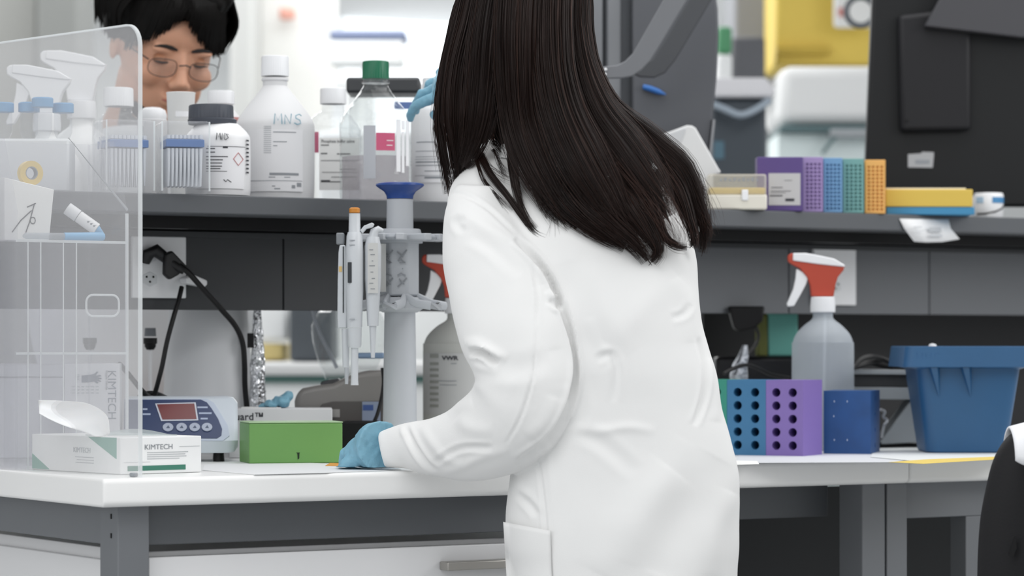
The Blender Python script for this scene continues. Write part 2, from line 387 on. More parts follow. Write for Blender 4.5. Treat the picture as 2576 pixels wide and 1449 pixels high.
# ------------------------------------------------------------------ bottles on the shelf
t,D=bottle('large cloudy white bottle with white cap and blue handwriting, tallest on the shelf',692,0.665,[(97,490),(99,470),(99.5,335),(95,305),(70,268),(34,222),(31,212),(31,196)],HDPE,(35,141,192))
PR=99.5*D/F
MB().lathe([(34*D/F,zz(203,D)-ZS),(34*D/F,zz(197,D)-ZS)]).build('neck_ring',HDPE,t)
f=lab(t,D,PR,692,632,766,332,486,mat('pale_label','#e4e4e6',0.6))
pbars([(695,750,340),(695,728,364),(695,705,374),(686,756,446,6),(684,700,452),(722,736,452),(634,764,460,1.2),(692,700,474),(698,712,481,3),(740,748,478,8),(752,762,474,10)],f,t,GINK)
pbars([(672,690,y,2) for y in range(326,395,5)],f,t,mat('faint_print','#b4b7ba',0.7),'fine_print')
pstroke(MNS,697,293,762,319,f,t,TEALINK)
t,D=bottle('squat white bottle with dark grey screw cap and printed hazard label',548,0.58,[(80,487),(82,470),(82,365),(78,340),(58,318),(50,312)],mat('white_hdpe','#e6e6e7',0.4),(57,264,300,-17*Dy(548,.58)/F),mat('dark_grey_cap','#41454e',0.5))
PR=82*D/F
MB().lathe([(60*D/F,zz(314,D)-ZS),(62*D/F,zz(302,D)-ZS),(57*D/F,zz(299,D)-ZS)],cx=-14*D/F).build('cap_collar',mat('dark_grey_cap','#41454e'),t)
f=lab(t,D,PR,548,500,618,368,478,mat('pale_label','#e4e4e6',0.6))
pbars([(527,549,380),(527,549,389),(527,580,400),(527,568,408),(527,566,416),(527,566,424),(527,562,430),(527,578,436,1.2),(530,620,374,1.2),(568,580,378,5)],f,t,INK)
pstroke([[(0,0),(.1,1),(.35,.4),(.5,1),(.6,0)],[(.75,0),(.8,1),(1.1,0),(1.15,1)],[(1.6,.8),(1.3,.9),(1.6,.3),(1.2,0)]],552,340,581,357,f,t,BLKINK,0.0007)
pstroke([[(0,.5),(.5,1),(1,.5),(.5,0),(0,.5)]],593,388,615,420,f,t,mat('hazard_red','#b96d6d',0.6),0.0006,'hazard_diamond')
pstroke([[(0,.9),(.3,.2),(.5,.9),(1,.1)]],570,455,588,463,f,t,BLKINK,0.0006,'maker_mark')
pbars([(622,627,y,4) for y in range(358,440,10)],f,t,INK,'scale_marks')
t,D=bottle('white-capped bottle behind the dark grey capped one',556,0.79,[(60,500),(62,470),(62,330),(50,300),(32,275),(30,262)],HDPE,(34,229,262))
f=lab(t,D,62*D/F,556,560,617,298,328,mat('salmon_label','#c88f8c',0.6))
t,D=bottle('low jar with domed white lid between the tip boxes and the white cup',384,0.83,[(36,500),(38,480),(38,320),(34,300)],HDPE,None,name='jar',cat='jar')
MB().lathe([(35*D/F,zz(302,D)-ZS),(36*D/F,zz(290,D)-ZS),(31*D/F,zz(277,D)-ZS),(20*D/F,zz(271,D)-ZS),(0.001,zz(269,D)-ZS)]).build('lid',PLW,t)
t=thing('paper_cup','white tapered paper cup standing behind the clear tip boxes','cup',loc(455,0.74),-TH); D=Dy(455,0.74)
MB().lathe([(24*D/F,0.0),(36*D/F,zz(236,D)-ZS),(37.5*D/F,zz(234,D)-ZS),(36*D/F,zz(233,D)-ZS),(34*D/F,zz(236,D)-ZS),(23*D/F,0.003)]).build('cup_wall',PAPER,t)
MB().arc(33*D/F,-0.3,0.75,zz(296,D)-ZS,zz(268,D)-ZS).build('label',PLW,t)
# square media bottle with white label card
PINKL=clear('pink_medium','#f0a8bd',0.25,'#e58aa6',0.2,0.2)
t,D=bottle('clear media bottle with white cap and large white text label',838,0.745,[(68,495),(71,480),(71,345),(66,318),(46,292),(29,280),(28,262)],CLR,(33,222,262),sq=5)
f=lab(t,D,72*D/F,838,790,806,336,388,PINK,name='pink_band')
f=lambda u,v,h=0.0:((u-838)*D/F,-(75*D/F+0.0012+h),zz(v,D)-ZS)
b=MB(); x0,x1=(808-838)*D/F,(908-838)*D/F; b.box(x0,x1,-75*D/F-0.001,-75*D/F,zz(482,D)-ZS,zz(352,D)-ZS).build('label',PAPER,t)
text(t,'Phosphate buffer saline',0.0078,(x0+0.003,-75*D/F-0.0012,zz(364,D)-ZS),'front',INK,sx=0.78)
pbars([(812,832,371,2),(812,828,392,2.5),(852,885,393,2.5),(812,906,409,1.2),(858,900,431,1.2),(815,905,438,1.0),(838,900,450,1.2),(812,862,462,2),(812,835,460,3)],f,t,INK)
# glass bottle with green cap
t,D=bottle('clear glass bottle with green screw cap and pink label in front of the black-lidded box',945,0.585,[(86,496),(91,480),(91,335),(90,308),(78,282),(52,248),(34,222),(31,212),(31,200)],GLASSM,(34,154,199),mat('green_cap','#0f6647',0.4))
MB().lathe([(35*D/F,zz(210,D)-ZS),(35*D/F,zz(205,D)-ZS)]).build('neck_ring',CLR,t)
f=lab(t,D,91*D/F,945,950,996,340,384,PINK,name='pink_label')
pbars([(976,992,360,2),(976,990,372,2)],f,t,PAPER)
MB().lathe([(84*D/F,0.004),(84*D/F,zz(395,D)-ZS)]).build('liquid',clear('grey_pink_liquid','#eeeaec',0.25,'#d8d4d8',0.1,0.2),t)
f=lab(t,D,91*D/F,945,919,949,322,454,mat('frosted_patch','#b9bcc2',0.6),name='writing_patch')
b=MB()
for (q0,q1,ya,yb) in ((1000,1010,306,436),(1013,1020,308,330),(1013,1019,336,438),(1023,1030,306,420)): b.arc(91*D/F+0.001,math.asin((q0-945)/93),math.asin((q1-945)/93),zz(yb,D)-ZS,zz(ya,D)-ZS,4)
b.build('glare_strip',mat('glossy_white_glare','#f4f4f6',0.15),t)  # white glare on the glass, painted as strips
# handled bottle behind the raised glove
t,D=bottle('cloudy printed bottle held at its neck by the raised blue glove',1088,0.60,[(52,492),(54,478),(54,300),(48,272),(34,252),(24,240),(22,222)],HDPE,(26,196,226),PLW)
f=lab(t,D,54*D/F,1088,1042,1134,345,462,mat('pale_label','#e4e4e6',0.6))
pbars([(1050,1095,362,2.4),(1102,1112,352),(1102,1114,368),(1048,1120,384,1.2),(1048,1100,398,1.2),(1046,1124,404,1),(1048,1118,412,3),(1048,1110,420,2),(1070,1120,434,2),(1046,1124,445,1),(1070,1120,452,5)],f,t,GINK)
# black lidded clear box
D=Dy(967,0.84); t=thing('storage_box','clear storage box with black lid behind the green-capped bottle','box',loc(967,0.84),-TH)
w2=92*D/F; MB().box(-w2*0.93,w2*0.93,-0.05,0.05,0.0005,zz(242,D)-ZS-0.0005).build('body',CLR2,t,bevel=0.006)
MB().box(-w2,w2,-0.056,0.056,zz(240,D)-ZS,zz(201,D)-ZS).build('lid',mat('black_lid','#35373a',0.4),t,bevel=0.005)
MB().box(w2*0.3,w2*0.85,-0.0525,-0.0508,zz(280,D)-ZS,zz(262,D)-ZS).build('label',mat('blue_tag','#5b74a8',0.5),t)
# tip boxes
def tipbox(label,xc,D,xl,xr,phi,top,band,group):
    p,rz,L,M=boxat(xc,D,xl,xr,phi); H=zz(top,D)-ZS; t=thing('tip_box',label,'box',(p.x,p.y,ZS),rz,group)
    M=min(M,0.082)
    b=MB(); e=0.003; n=[(0,0),(L,0),(L,M),(0,M)]
    b.loft([[(e,e,0),(L-e,e,0),(L-e,M-e,0),(e,M-e,0)],[(0,0,0.006),(L,0,0.006),(L,M,0.006),(0,M,0.006)],[(0,0,H*0.98),(L,0,H*0.98),(L,M,H*0.98),(0,M,H*0.98)],[(e,e,H),(L-e,e,H),(L-e,M-e,H),(e,M-e,H)]])
    b.build('case',CLR2,t,bevel=0.002)
    zb=zz(band,D)-ZS; b=MB(); b.box(0.007,L-0.007,0.006,M-0.006,zb-0.010,zb+0.002).build('tray',mat('tip_blue','#5577ae',0.4),t,bevel=0.001)
    b=MB(); nx=9; ny=6
    for i in range(nx):
        for j in range(ny):
            x=0.012+(L-0.024)*i/(nx-1); y=0.012+(M-0.024)*j/(ny-1)
            b.lathe([(0.0008,0.012),(0.003,zb-0.012)],x,y,8); b.lathe([(0.0034,zb+0.003),(0.0034,zb+0.009)],x,y,8)
    o=b.build('pipette_tips',mat('tip_white','#d3d7dd',0.4),t); o['kind']='stuff'
    b=MB()
    for (x,y) in ((0,0),(L,0)): b.tube([(x,y,0.004),(x,y,H*0.99)],0.0014,8)
    b.build('case_edge',ACE,t)
    return t
tipbox('clear tip box with blue tray, the left one, half behind the acrylic shield',268,4.83,188,388,24,299,352,'tip boxes on the shelf')
tipbox('clear tip box with blue tray standing just left of the dark grey capped bottle',408,4.86,384,527,14,303,352,'tip boxes on the shelf')
# sprayers (shared builder)
REDP=mat('red_plastic','#b2432f',0.4)
def sprayer(label,px,y,z0,s,body,red,m,hw=78,side=1,bm=None,topy=637,group=None):
    """s scales picture sizes; head laid out from measurements of the right-hand bottle"""
    D=Dy(px,y); k=s*D/F; t=thing('spray_bottle',label,'spray bottle',loc(px,y,z0),-TH,group)
    zt=zz(topy,D)-z0; U=lambda x,yv:((x-2073)*k*side, zt-(yv-637)*k)
    pr=[(hw*k*0.93,0),(hw*k,0.005),(hw*k,U(0,885)[1]),(hw*k*0.97,U(0,862)[1]),(hw*k*0.86,U(0,840)[1]),(hw*k*0.6,U(0,818)[1]),(27*k,U(0,802)[1]),(25*k,U(0,785)[1])]
    MB().lathe([pr[0]]+[tuple(q) for q in catmull(pr[1:],3)],seg=48).build('body',m,t)
    MB().lathe([(31*k,U(0,786)[1]),(31.5*k,U(0,770)[1]),(30*k,U(0,747)[1])],seg=40).build('collar',PLW,t,bevel=0.0012)
    pts=[(1984,645),(1990,638),(1998,637),(1998,655),(2060,663),(2127,669),(2124,680),(2110,697),(2104,715),(2099,746),(2043,746),(2040,718),(2032,697),(2014,676),(1992,664),(1985,658)]
    MB().prism([U(*q) for q in pts],-13*k,13*k).build('head',red,t,bevel=0.0022,bseg=3,ang=60)
    pts=[(1997,637),(2030,637),(2062,643),(2100,651),(2128,668),(2125,672),(2060,665),(1996,656)]
    MB().prism([U(*q) for q in pts],-16*k,16*k).build('head_cover',PLW,t,bevel=0.003,bseg=3,ang=60)
    pts=[(2006,676),(2004,700),(1998,728),(1982,764),(1984,772),(2000,770),(2016,742),(2030,716),(2036,700),(2026,686)]
    MB().prism([U(*q) for q in pts],-9*k,9*k).build('trigger',PLW,t,bevel=0.002,bseg=3,ang=60)
    MB().tube([(0,0,0.01),(0.004,0,U(0,780)[1])],4*k,8).build('dip_tube',HDPE,t)
    return t,D,k
WSPR=mat('white_sprayer','#eceded',0.45)
t,D,k=sprayer('white trigger spray bottle on the shelf behind the shield, nearer the left edge',118,0.77,ZS,1.12,WSPR,PLW,WSPR,topy=164)
t,D,k=sprayer('white trigger spray bottle on the shelf behind the shield, taller and further right',205,0.885,ZS,1.15,WSPR,PLW,WSPR,topy=128)
t,D=bottle('clear bottle with white ribbed cap on the shelf behind the shield edge',298,0.76,[(60,498),(64,480),(64,340),(60,310),(40,290),(34,280),(34,268)],CLR,(38,221,268))
# blue capped tubes in a white rack
p=loc(90,0.60); D=Dy(90,0.60); t=thing('tube_holder','frosted white box holding blue-capped tubes on the shelf behind the shield','holder',p,-TH)
q=D/F; MB().box(-130*q,92*q,-0.035,0.035,0,zz(352,D)-ZS).build('box',mat('frosted_white','#dfe2e4',0.5),t,bevel=0.004)
BC=mat('sky_cap','#4e8fbd',0.45)
for (cx_,dy_,w_,tt,lb) in ((-82,0,27,258,'blue-capped clear tube cut by the left picture edge'),(-20,0.012,27,256,'blue-capped clear tube, left of three on the frosted box'),(22,-0.020,27,248,'blue-capped clear tube, middle and tallest of three on the frosted box'),(66,0.012,27,258,'blue-capped clear tube, right of three on the frosted box')):
    c=Vector(p)+Matrix.Rotation(-TH,3,'Z')@Vector((cx_*q,dy_,0)); zb=zz(352,D)+0.0004; zt=zz(tt,D)
    tb=thing('sample_tube',lb,'tube',(c.x,c.y,zb),-TH,'blue-capped tubes')
    MB().lathe([(w_*q*0.55,0),(w_*q*0.85,0.012),(w_*q*0.85,zt-zb-0.012)],seg=24).build('body',CLR,tb)
    MB().lathe([(w_*q,zt-zb-0.0155),(w_*q,zt-zb-0.002),(w_*q*0.9,zt-zb)],seg=24).build('cap',BC,tb,bevel=0.0008)
# ------------------------------------------------------------------ acrylic shield
XC,DC,PH=350,4.315,41
p,rz,L,M=boxat(XC,DC,-60,XC+3,PH)
t=thing('acrylic_shield','clear acrylic splash shield with rounded top corner at the left bench end','shield',(p.x,p.y,ZB),rz)
H=zz(57,DC)-ZB; rc=0.032; th=0.005; M2=0.46
def outline(o=0.0):
    pts=[(0+o,0.0004+o),(0+o,H-rc)]
    for i in range(1,9):
        a=math.pi/2*i/8; pts.append((rc-(rc-o)*math.cos(a),H-rc+(rc-o)*math.sin(a)))
    pts+=[(M2-o,H-o),(M2-o,0.0004+o)]
    return pts
MB().prism(outline(),0,th,'x').build('sheet',ACR,t,smooth=False)
b=MB(); o1,o2=outline(-0.0002),outline(0.0022); n=len(o1)
V=[(x,a,c) for x in (-0.0003,th+0.0003) for (a,c) in o1]+[(x,a,c) for x in (-0.0003,th+0.0003) for (a,c) in o2]
Fc=[]
for i in range(n-2):
    Fc+=[(i,i+1,i+1+n,i+n),(i+2*n,i+1+2*n,i+1,i),(i+3*n,i+1+3*n,i+1+n,i+n)]
b.add(V,Fc).build('polished_edge',ACE,t,smooth=False)
bx('foot_clip',-0.002,th+0.002,0.012,0.022,0.0003,0.006,mat('clip_grey','#8f9499',0.4),t)
# ------------------------------------------------------------------ acrylic organizer
YF=0.345; OX=0.016; DW=0.14
t=thing('acrylic_organizer','clear acrylic organizer with shelves and dividers standing behind the splash shield','organizer',(OX,YF,ZB),0)
ox=lambda px,y=YF: xs(px,y)-OX
OD=Dy(160,YF); zf=lambda py: zz(py,OD)-ZB
z605,z885,ztop=zf(604),zf(886),zf(345); OW=ox(322)
def ob(name,x0,x1,y0,y1,z0,z1,m=ACR2): return MB().box(x0,x1,y0,y1,z0,z1).build(name,m,t,smooth=False)
ob('front_panel',0,OW,0,0.003,0.0004,z605-0.0045); ob('back_panel',0,OW,DW-0.003,DW,0.0004,ztop)
ob('shelf',0.003,OW-0.0032,0.0,DW-0.0032,z605-0.004,z605); ob('shelf',0.003,OW-0.0032,0.0032,DW-0.0032,z885-0.004,z885)
for pxx in (68,100,157,190): xx=ox(pxx); ob('divider',xx,xx+0.003,0.0032,DW-0.0032,0.0004,z605-0.0042)
for x0 in (0,OW-0.003): MB().prism([(0,0.0004),(DW,0.0004),(DW,ztop),(0.05,ztop),(0,zf(533))],x0,x0+0.003,'x').build('side_panel',ACR2,t,smooth=False)
b=MB()
for pxx in (68,100,157,190): xx=ox(pxx)+0.0015; b.box(xx-0.0009,xx+0.0009,-0.0006,0.0004,0.0004,z605)
b.box(OW-0.0032,OW+0.0006,-0.0008,0.003,0.0004,zf(533)); b.box(0,OW,-0.0008,0.0004,z605-0.004,z605); b.box(0,OW,-0.0006,0.0004,z885-0.0035,z885)
b.build('bright_edge',ACE,t,smooth=False)
b=MB(); b.prism([(ox(174),zf(350)),(ox(170),zf(346)),(OW-0.001,zf(522)),(OW-0.003,zf(527))],-0.0035,-0.0010,'y'); b.build('lid_edge',mat('lid_edge_grey','#9ba0a5',0.3),t,smooth=False)
sx0,sx1,sz0,sz1=ox(216),ox(298),zf(795),zf(741); r=0.011; pts=[]
for cx_,cz_,a0 in ((sx1-r,sz0+r,270),(sx1-r,sz1-r,0),(sx0+r,sz1-r,90),(sx0+r,sz0+r,180)):
    for i in range(6): a=R(a0+18*i); pts.append((cx_+r*math.cos(a),-0.0015,cz_+r*math.sin(a)))
pts.append(pts[0]); MB().tube(pts,0.0017,8).build('grip_slot',ACE,t)
PENB=mat('pen_blue','#6fb0dc',0.4)
def pen(label,pxa,pxb,capfrac):
    y=YF+0.025; x0,x1=xs(pxa,y),xs(pxb,y); Lh=x1-x0; t=thing('pen',label,'pen',(x1,y,ZB+z605+0.0003),0)
    MB().tube([(0,0,0.007),(-0.003,0,0.007),(-Lh*capfrac,0,0.006)],[0.005,0.0068,0.006],14).build('cap',PENB,t,bevel=0.001)
    MB().tube([(-Lh*capfrac-0.0002,0,0.0062),(-Lh*0.97,0,0.0058),(-Lh,0,0.0055)],[0.0052,0.0048,0.002],12).build('barrel',clear('pen_barrel','#e8ecef',0.4,'#dfe3e6'),t)
    return t
pen('pen with long light blue cap lying on the organizer shelf',58,262,0.5)
y=YF+0.07; x0=xs(243,y); t=thing('marker','white marker with printed barrel leaning above the blue pen cap','marker',(x0,y,ZB+z605+0.001),0)
v0=Vector((0,0,zf(572)-z605)); v1=Vector((xs(182,y)-x0,0.02,zf(518)-z605)); MB().tube([v0,v0.lerp(v1,0.62)],0.0095,16).build('barrel',mat('marker_white','#f3f3f3',0.3),t,bevel=0.001)
MB().tube([v0.lerp(v1,0.63),v1],0.0098,16).build('cap',PLW,t,bevel=0.001)
MB().tube([v0-(v1-v0)*0.22,v0-(v1-v0)*0.002],[0.002,0.007],12).build('tip_section',PENB,t)
b=MB()
for i in range(3): c=v0.lerp(v1,0.14+0.1*i); b.box(c.x-0.003,c.x+0.004,c.y-0.0101,c.y-0.0092,c.z-0.0012,c.z+0.0016)
b.build('print',GINK,t)
cy=YF+0.055; x0=OX+0.005; CWd=xs(133,cy)-x0; hh=zf(455)-z605
t=thing('carton','white carton with a letter marking on the organizer shelf at the left edge','carton',(x0,cy,ZB+z605+0.0003),0)
MB().prism([(0,0),(CWd-0.006,0),(CWd+0.002,hh*0.88),(0,hh*1.06)],0,0.055,'y').build('box',PAPER,t,bevel=0.001)
text(t,'O',0.016,(xs(74,cy)-x0,-0.0006,hh*0.28),'front',INK,sx=0.8)
strokes(t,[[(0.012,0.012),(0.026,0.030),(0.043,0.045)],[(0.048,0.056),(0.040,0.028),(0.034,0.012)],[(0.036,0.05),(0.05,0.056)]],0.0008,INK,lambda u,v:(u,-0.0006,v))
tx,ty=xs(72,cy+0.03),cy+0.03
t=thing('tape_roll','roll of yellow tape standing on the white carton behind the shield','tape roll',(tx,ty,ZB+z605+hh*0.955),0)
MT=Matrix.Rotation(R(90),3,'X')
def ring(r0,r1,wd,z,m,nm):
    b=MB(); b.lathe([(r1,0.0),(r1,wd),(r0,wd),(r0,0.0),(r1,0.0)],seg=32,cap=False); b.v=[tuple(MT@Vector(v)+Vector((0,0,z))) for v in b.v]; b.build(nm,m,t)
ring(0.010,0.0185,0.012,0.0185,mat('tape_yellow','#d9bd6a',0.5),'tape'); ring(0.0085,0.0098,0.012,0.0185,GINK,'core')
# ------------------------------------------------------------------ white box, glove box, tissue box
D=5.02; p_,rz_,L_,M_=boxat(158,D,157,162,3)
t=thing('instrument_box','large plain white box with a lid seam at the left edge of the bench','box',tuple(W(-70,HY,D).xy)+(ZB,),-TH+R(2))
wd=(158+70)*D/F; hh=zz(916,D)-ZB
MB().box(0,wd,0,0.12,0.0004,hh-0.022).build('body',mat('box_white','#eceef0',0.4),t,bevel=0.002)
MB().box(-0.001,wd+0.001,-0.001,0.121,hh-0.0205,hh).build('lid',mat('box_white','#eceef0',0.4),t,bevel=0.002)
D=4.86; t=thing('glove_box','upright white glove carton with vertical lettering and a hand picture','box',tuple(W(162,HY,D).xy)+(ZB,),-TH+R(4))
wd=(300-162)*D/F; hh=zz(914,D)-ZB
MB().box(0,wd,0,0.06,0.0004,hh).build('carton',mat('glove_carton','#e9eaea',0.6),t,bevel=0.001)
g=D/F; fx=lambda x,y,h=0:((x-162)*g,-0.0006-h,zz(y,D)-ZB)
NAVY=mat('slate_print','#566074',0.6)
text(t,'KIMTECH',0.0185,fx(271,931),'front',NAVY,spin=-math.pi/2,sx=1.0)
text(t,'Purple Nitrile',0.0055,fx(265,932),'front',GINK,spin=-math.pi/2)
pts=[(205,945),(222,943),(236,941),(244,934),(246,937),(240,945),(252,943),(254,946),(246,949),(255,951),(255,954),(246,954),(254,959),(252,961),(243,958),(247,963),(244,965),(236,960),(222,962),(205,962)]
b=MB(); b.prism([((x-162)*g,zz(y,D)-ZB) for x,y in pts],-0.0011,-0.0003); b.build('hand_picture',NAVY,t)
pbars([(190,200,944+4*i,2) for i in range(4)]+[(180+12*i,188+12*i,y,2.5) for i in range(6) for y in (974,982,990)],fx,t,mat('faint_print','#b4b7ba'))
GRN=mat('jade_print','#5b9d8b',0.55); GRN2=mat('deep_jade_print','#3d7d6a',0.55)
D=4.40; p_,rz_,L,M=boxat(303,D,80,507,40)
t=thing('tissue_box','white wipes carton with green corners at the front left of the bench','tissue box',(p_.x,p_.y,ZB),rz_)
H=0.053; MB().box(0,L,0,M,0.0004,H).build('carton',mat('tissue_carton','#f0f1f1',0.5),t,bevel=0.0015)
b=MB(); b.prism([(0.010,H-0.0005),(0.085,H-0.0005),(0.010,0.022)],-0.0006,0.0002,'x'); b.build('green_corner',GRN,t)
b=MB(); b.prism([(M-0.002,0.002),(M-0.05,0.002),(M-0.002,0.024)],-0.0006,0.0002,'x'); b.build('green_corner',GRN,t)
bx('green_bar',0.012,L-0.028,-0.0006,0.0002,0.005,0.012,GRN2,t,0)
text(t,'KIMTECH',0.0105,(-0.0005,M*0.52,H*0.55),'left',mat('pale_print','#b9bec1'),sx=1.05)
text(t,'KIMTECH',0.0105,(0.040,-0.0005,H*0.66),'front',GINK,sx=1.1)
b=MB(); 
for u0,u1,z,h in ((0.045,0.115,0.030,0.001),(0.045,0.11,0.027,0.001),(0.045,0.112,0.024,0.001),(0.045,0.10,0.021,0.001),(0.006,0.05,0.017,0.0004),(0.10,0.135,0.038,0.0005)): b.box(u0,u1,-0.0005,0,z,z+h)
for u0,u1,z in ((0.07,0.12,0.022),(0.07,0.115,0.018),(0.07,0.118,0.014)): b.box(-0.0005,0,u0,u1,z,z+0.0009)
b.build('print',mat('faint_print','#b4b7ba'),t)
# tissue pulled up from the slot: thin folded sheet
def sheetmesh(fn,nu,nv,name,m,par,th=0.0006):
    V=[fn(i/nu,j/nv) for j in range(nv+1) for i in range(nu+1)]; Fc=[(j*(nu+1)+i,j*(nu+1)+i+1,(j+1)*(nu+1)+i+1,(j+1)*(nu+1)+i) for j in range(nv) for i in range(nu)]
    return MB().add(V,Fc).build(name,m,par,solid=th,ang=180,recalc=False)
BC_=catmull([(250,1103),(215,1088),(165,1072),(128,1056),(99,1040)],7); TC_=catmull([(276,1092),(268,1045),(222,1016),(160,1009),(97,1007)],7)
def tis(u,v):
    i=min(int(u*28),28); b0,t0=BC_[i],TC_[i]; px,py=b0+(t0-b0)*v
    D_=4.435+0.025*u+0.035*math.sin(v*math.pi*0.75)*(0.5+0.5*u)+0.004*math.sin(u*9+v*4)
    q=W(px,py,D_); v3=Matrix.Rotation(-rz_,3,'Z')@(q-Vector((p_.x,p_.y,ZB))); return (v3.x,v3.y,max(v3.z,H+0.0005))
sheetmesh(tis,28,16,'tissue',mat('tissue_white','#f6f6f6',0.8,sss=0.1),t)
def tis2(u,v):
    px=215+230*u; base=1102-6*u; py=base-(20*math.sin(math.pi*u)**1.2)*v
    q=W(px,py,4.50+0.03*v+0.01*u); v3=Matrix.Rotation(-rz_,3,'Z')@(q-Vector((p_.x,p_.y,ZB))); return (v3.x,v3.y,max(v3.z,H+0.0004))
sheetmesh(tis2,20,6,'slot_film',clear('film','#eef2f2',0.35,'#e8eeee',0.6,0.1),t,0.0004)
# ================================================================== wall sockets, plugs, cords
def socket(label,px0,px1,py0,py1,rows=True):
    y=0.6995; D=Dy((px0+px1)/2,y); x0,x1=xs(px0,y),xs(px1,y); z0,z1=zz(py1,D),zz(py0,D)
    t=thing('wall_socket',label,'socket',((x0+x1)/2,y,(z0+z1)/2),0); w2,h2=(x1-x0)/2,(z1-z0)/2
    MB().box(-w2,w2,-0.009,0,-h2,h2).build('cover_plate',PLW,t,bevel=0.002)
    for (cx_,cz_) in ((-0.018,0.018),(0.018,0.0),(-0.018,-0.02)) if rows else ((0,0.018),(0,-0.018)):
        b=MB(); hexa=[(cx_+0.0155*math.cos(R(30+60*i))*0.95,cz_+0.0125*math.sin(R(30+60*i))) for i in range(6)]
        b.prism(hexa,-0.0098,-0.0088); o=b.build('outlet',mat('outlet_white','#dadcde',0.4),t,bevel=0.0008)
        b=MB()
        for (dx,dz) in ((-0.006,0.004),(0.006,0.004),(0,-0.004)): b.lathe([(0.0019,0),(0.0019,0.0006)],seg=10); b.v[-20:]=[(q[0]+cx_+dx,-0.0099-q[2],q[1]+cz_+dz) for q in b.v[-20:]]
        h=b.build('pin_hole',BLACK,o); 
    return t
socket('white wall socket plate with a black plug in it, left part of the service panel',328,463,595,750)
socket('white wall socket plate behind the red and white spray bottle',2040,2147,625,768,False)
CORD=mat('black_cord','#08080a',0.45,spec=0.4)
def cord(label,pts,r,m=CORD,n=8,name='power_cord',plug=None):
    """pts: (px,py,y)"""
    q=[P(*p) for p in pts]; o=q[0]
    t=thing(name,label,'cord',o,0); c=[Vector(v)-o for v in catmull(q,n)]
    MB().tube(c,r,10).build('cable',m,t)
    return t,o
t,o=cord('black power cord plugged into the left socket and arching down to the worktop',[(452,668,0.655),(478,690,0.645),(520,738,0.64),(560,782,0.64),(592,820,0.64),(610,862,0.645),(615,915,0.65),(616,970,0.66),(621,1026,0.665)],0.0047)
# plug body
def pc(px,py,y): return P(px,py,y)-o
MB().tube([pc(366,662,0.684),pc(372,640,0.68),pc(392,630,0.675),pc(418,650,0.67),pc(436,668,0.662),pc(462,684,0.652)],[0.008,0.0125,0.0135,0.011,0.012,0.0055],14,flat=0.8).build('plug',mat('black_plug','#101013',0.5),t)
MB().prism([(pc(412,640,.66).x,pc(412,640,.66).z),(pc(430,630,.66).x,pc(430,630,.66).z),(pc(470,672,.66).x,pc(470,672,.66).z),(pc(446,692,.66).x,pc(446,692,.66).z),(pc(425,704,.66).x,pc(425,704,.66).z),(pc(410,690,.66).x,pc(410,690,.66).z)],pc(440,680,.66).y-0.006,pc(440,680,.66).y+0.006).build('plug_grip',mat('black_plug','#101013'),t,bevel=0.003)
t,o=WPC=([(457,722,0.668),(450,752,0.66),(436,800,0.65),(420,860,0.65),(408,920,0.65),(398,960,0.655),(390,994,0.67),(398,1010,0.70)],0.0040)
tw=thing('white_plug','white angled plug in the left socket, beside the black plug','plug',P(480,708,0.688),0); D=Dy(480,.67); g=D/F
q_=[P(*p_)-P(480,708,0.688) for p_ in WPC[0]]; MB().tube([Vector(v) for v in catmull(q_,8)],WPC[1],10).build('cord',CORD,tw)
MB().prism([(-32*g,8*g),(-8*g,16*g),(28*g,2*g),(28*g,-8*g),(22*g,-14*g),(-30*g,-6*g)],-0.025,0.0).build('body',PLW,tw,bevel=0.002)
cord('black cord looping behind the shield down to the device',[(300,915,0.66),(318,935,0.64),(340,962,0.62),(362,988,0.62),(380,1000,0.66)],0.0042)
cord('flat black cord end lying behind the device',[(350,1000,0.67),(372,990,0.68),(395,992,0.69),(420,1003,0.72)],0.0045)
# clamp stand
D=Dy(378,0.74); t=thing('clamp_stand','thin white laboratory stand rod with a black clamp knob, left of the white canister','stand',loc(378,0.80,ZB),0); D=Dy(378,.80)
MB().tube([(0,0,0.004),(0,0,zz(872,D)-ZB)],0.003,12).build('rod',PLW,t); MB().box(-0.022,0.022,-0.03,0.03,0,0.004).build('base',BLACK,t,bevel=0.001)
b=MB(); b.lathe([(0.006,zz(880,D)-ZB),(0.0095,zz(872,D)-ZB),(0.0095,zz(866,D)-ZB),(0.0115,zz(864,D)-ZB),(0.0115,zz(850,D)-ZB)],seg=24); b.build('clamp_knob',BLACK,t)
MB().lathe([(0.010,zz(846,D)-ZB),(0.009,zz(825,D)-ZB)],seg=20).build('upper_knob',mat('grey_knob','#7a7e84',0.5),t)
# same clamp seen through the shield
t=thing('clamp_stand','laboratory stand with dark clamp seen through the organizer below its grip slot','stand',loc(226,0.78,ZB),0); D=Dy(226,.78)
MB().tube([(0,0,0.004),(0,0,zz(872,D)-ZB)],0.003,12).build('rod',PLW,t); MB().box(-0.022,0.022,-0.03,0.03,0,0.004).build('base',BLACK,t,bevel=0.001)
MB().lathe([(0.006,zz(880,D)-ZB),(0.0095,zz(872,D)-ZB),(0.0095,zz(866,D)-ZB),(0.0115,zz(864,D)-ZB),(0.0115,zz(850,D)-ZB)],seg=24).build('clamp_knob',BLACK,t)
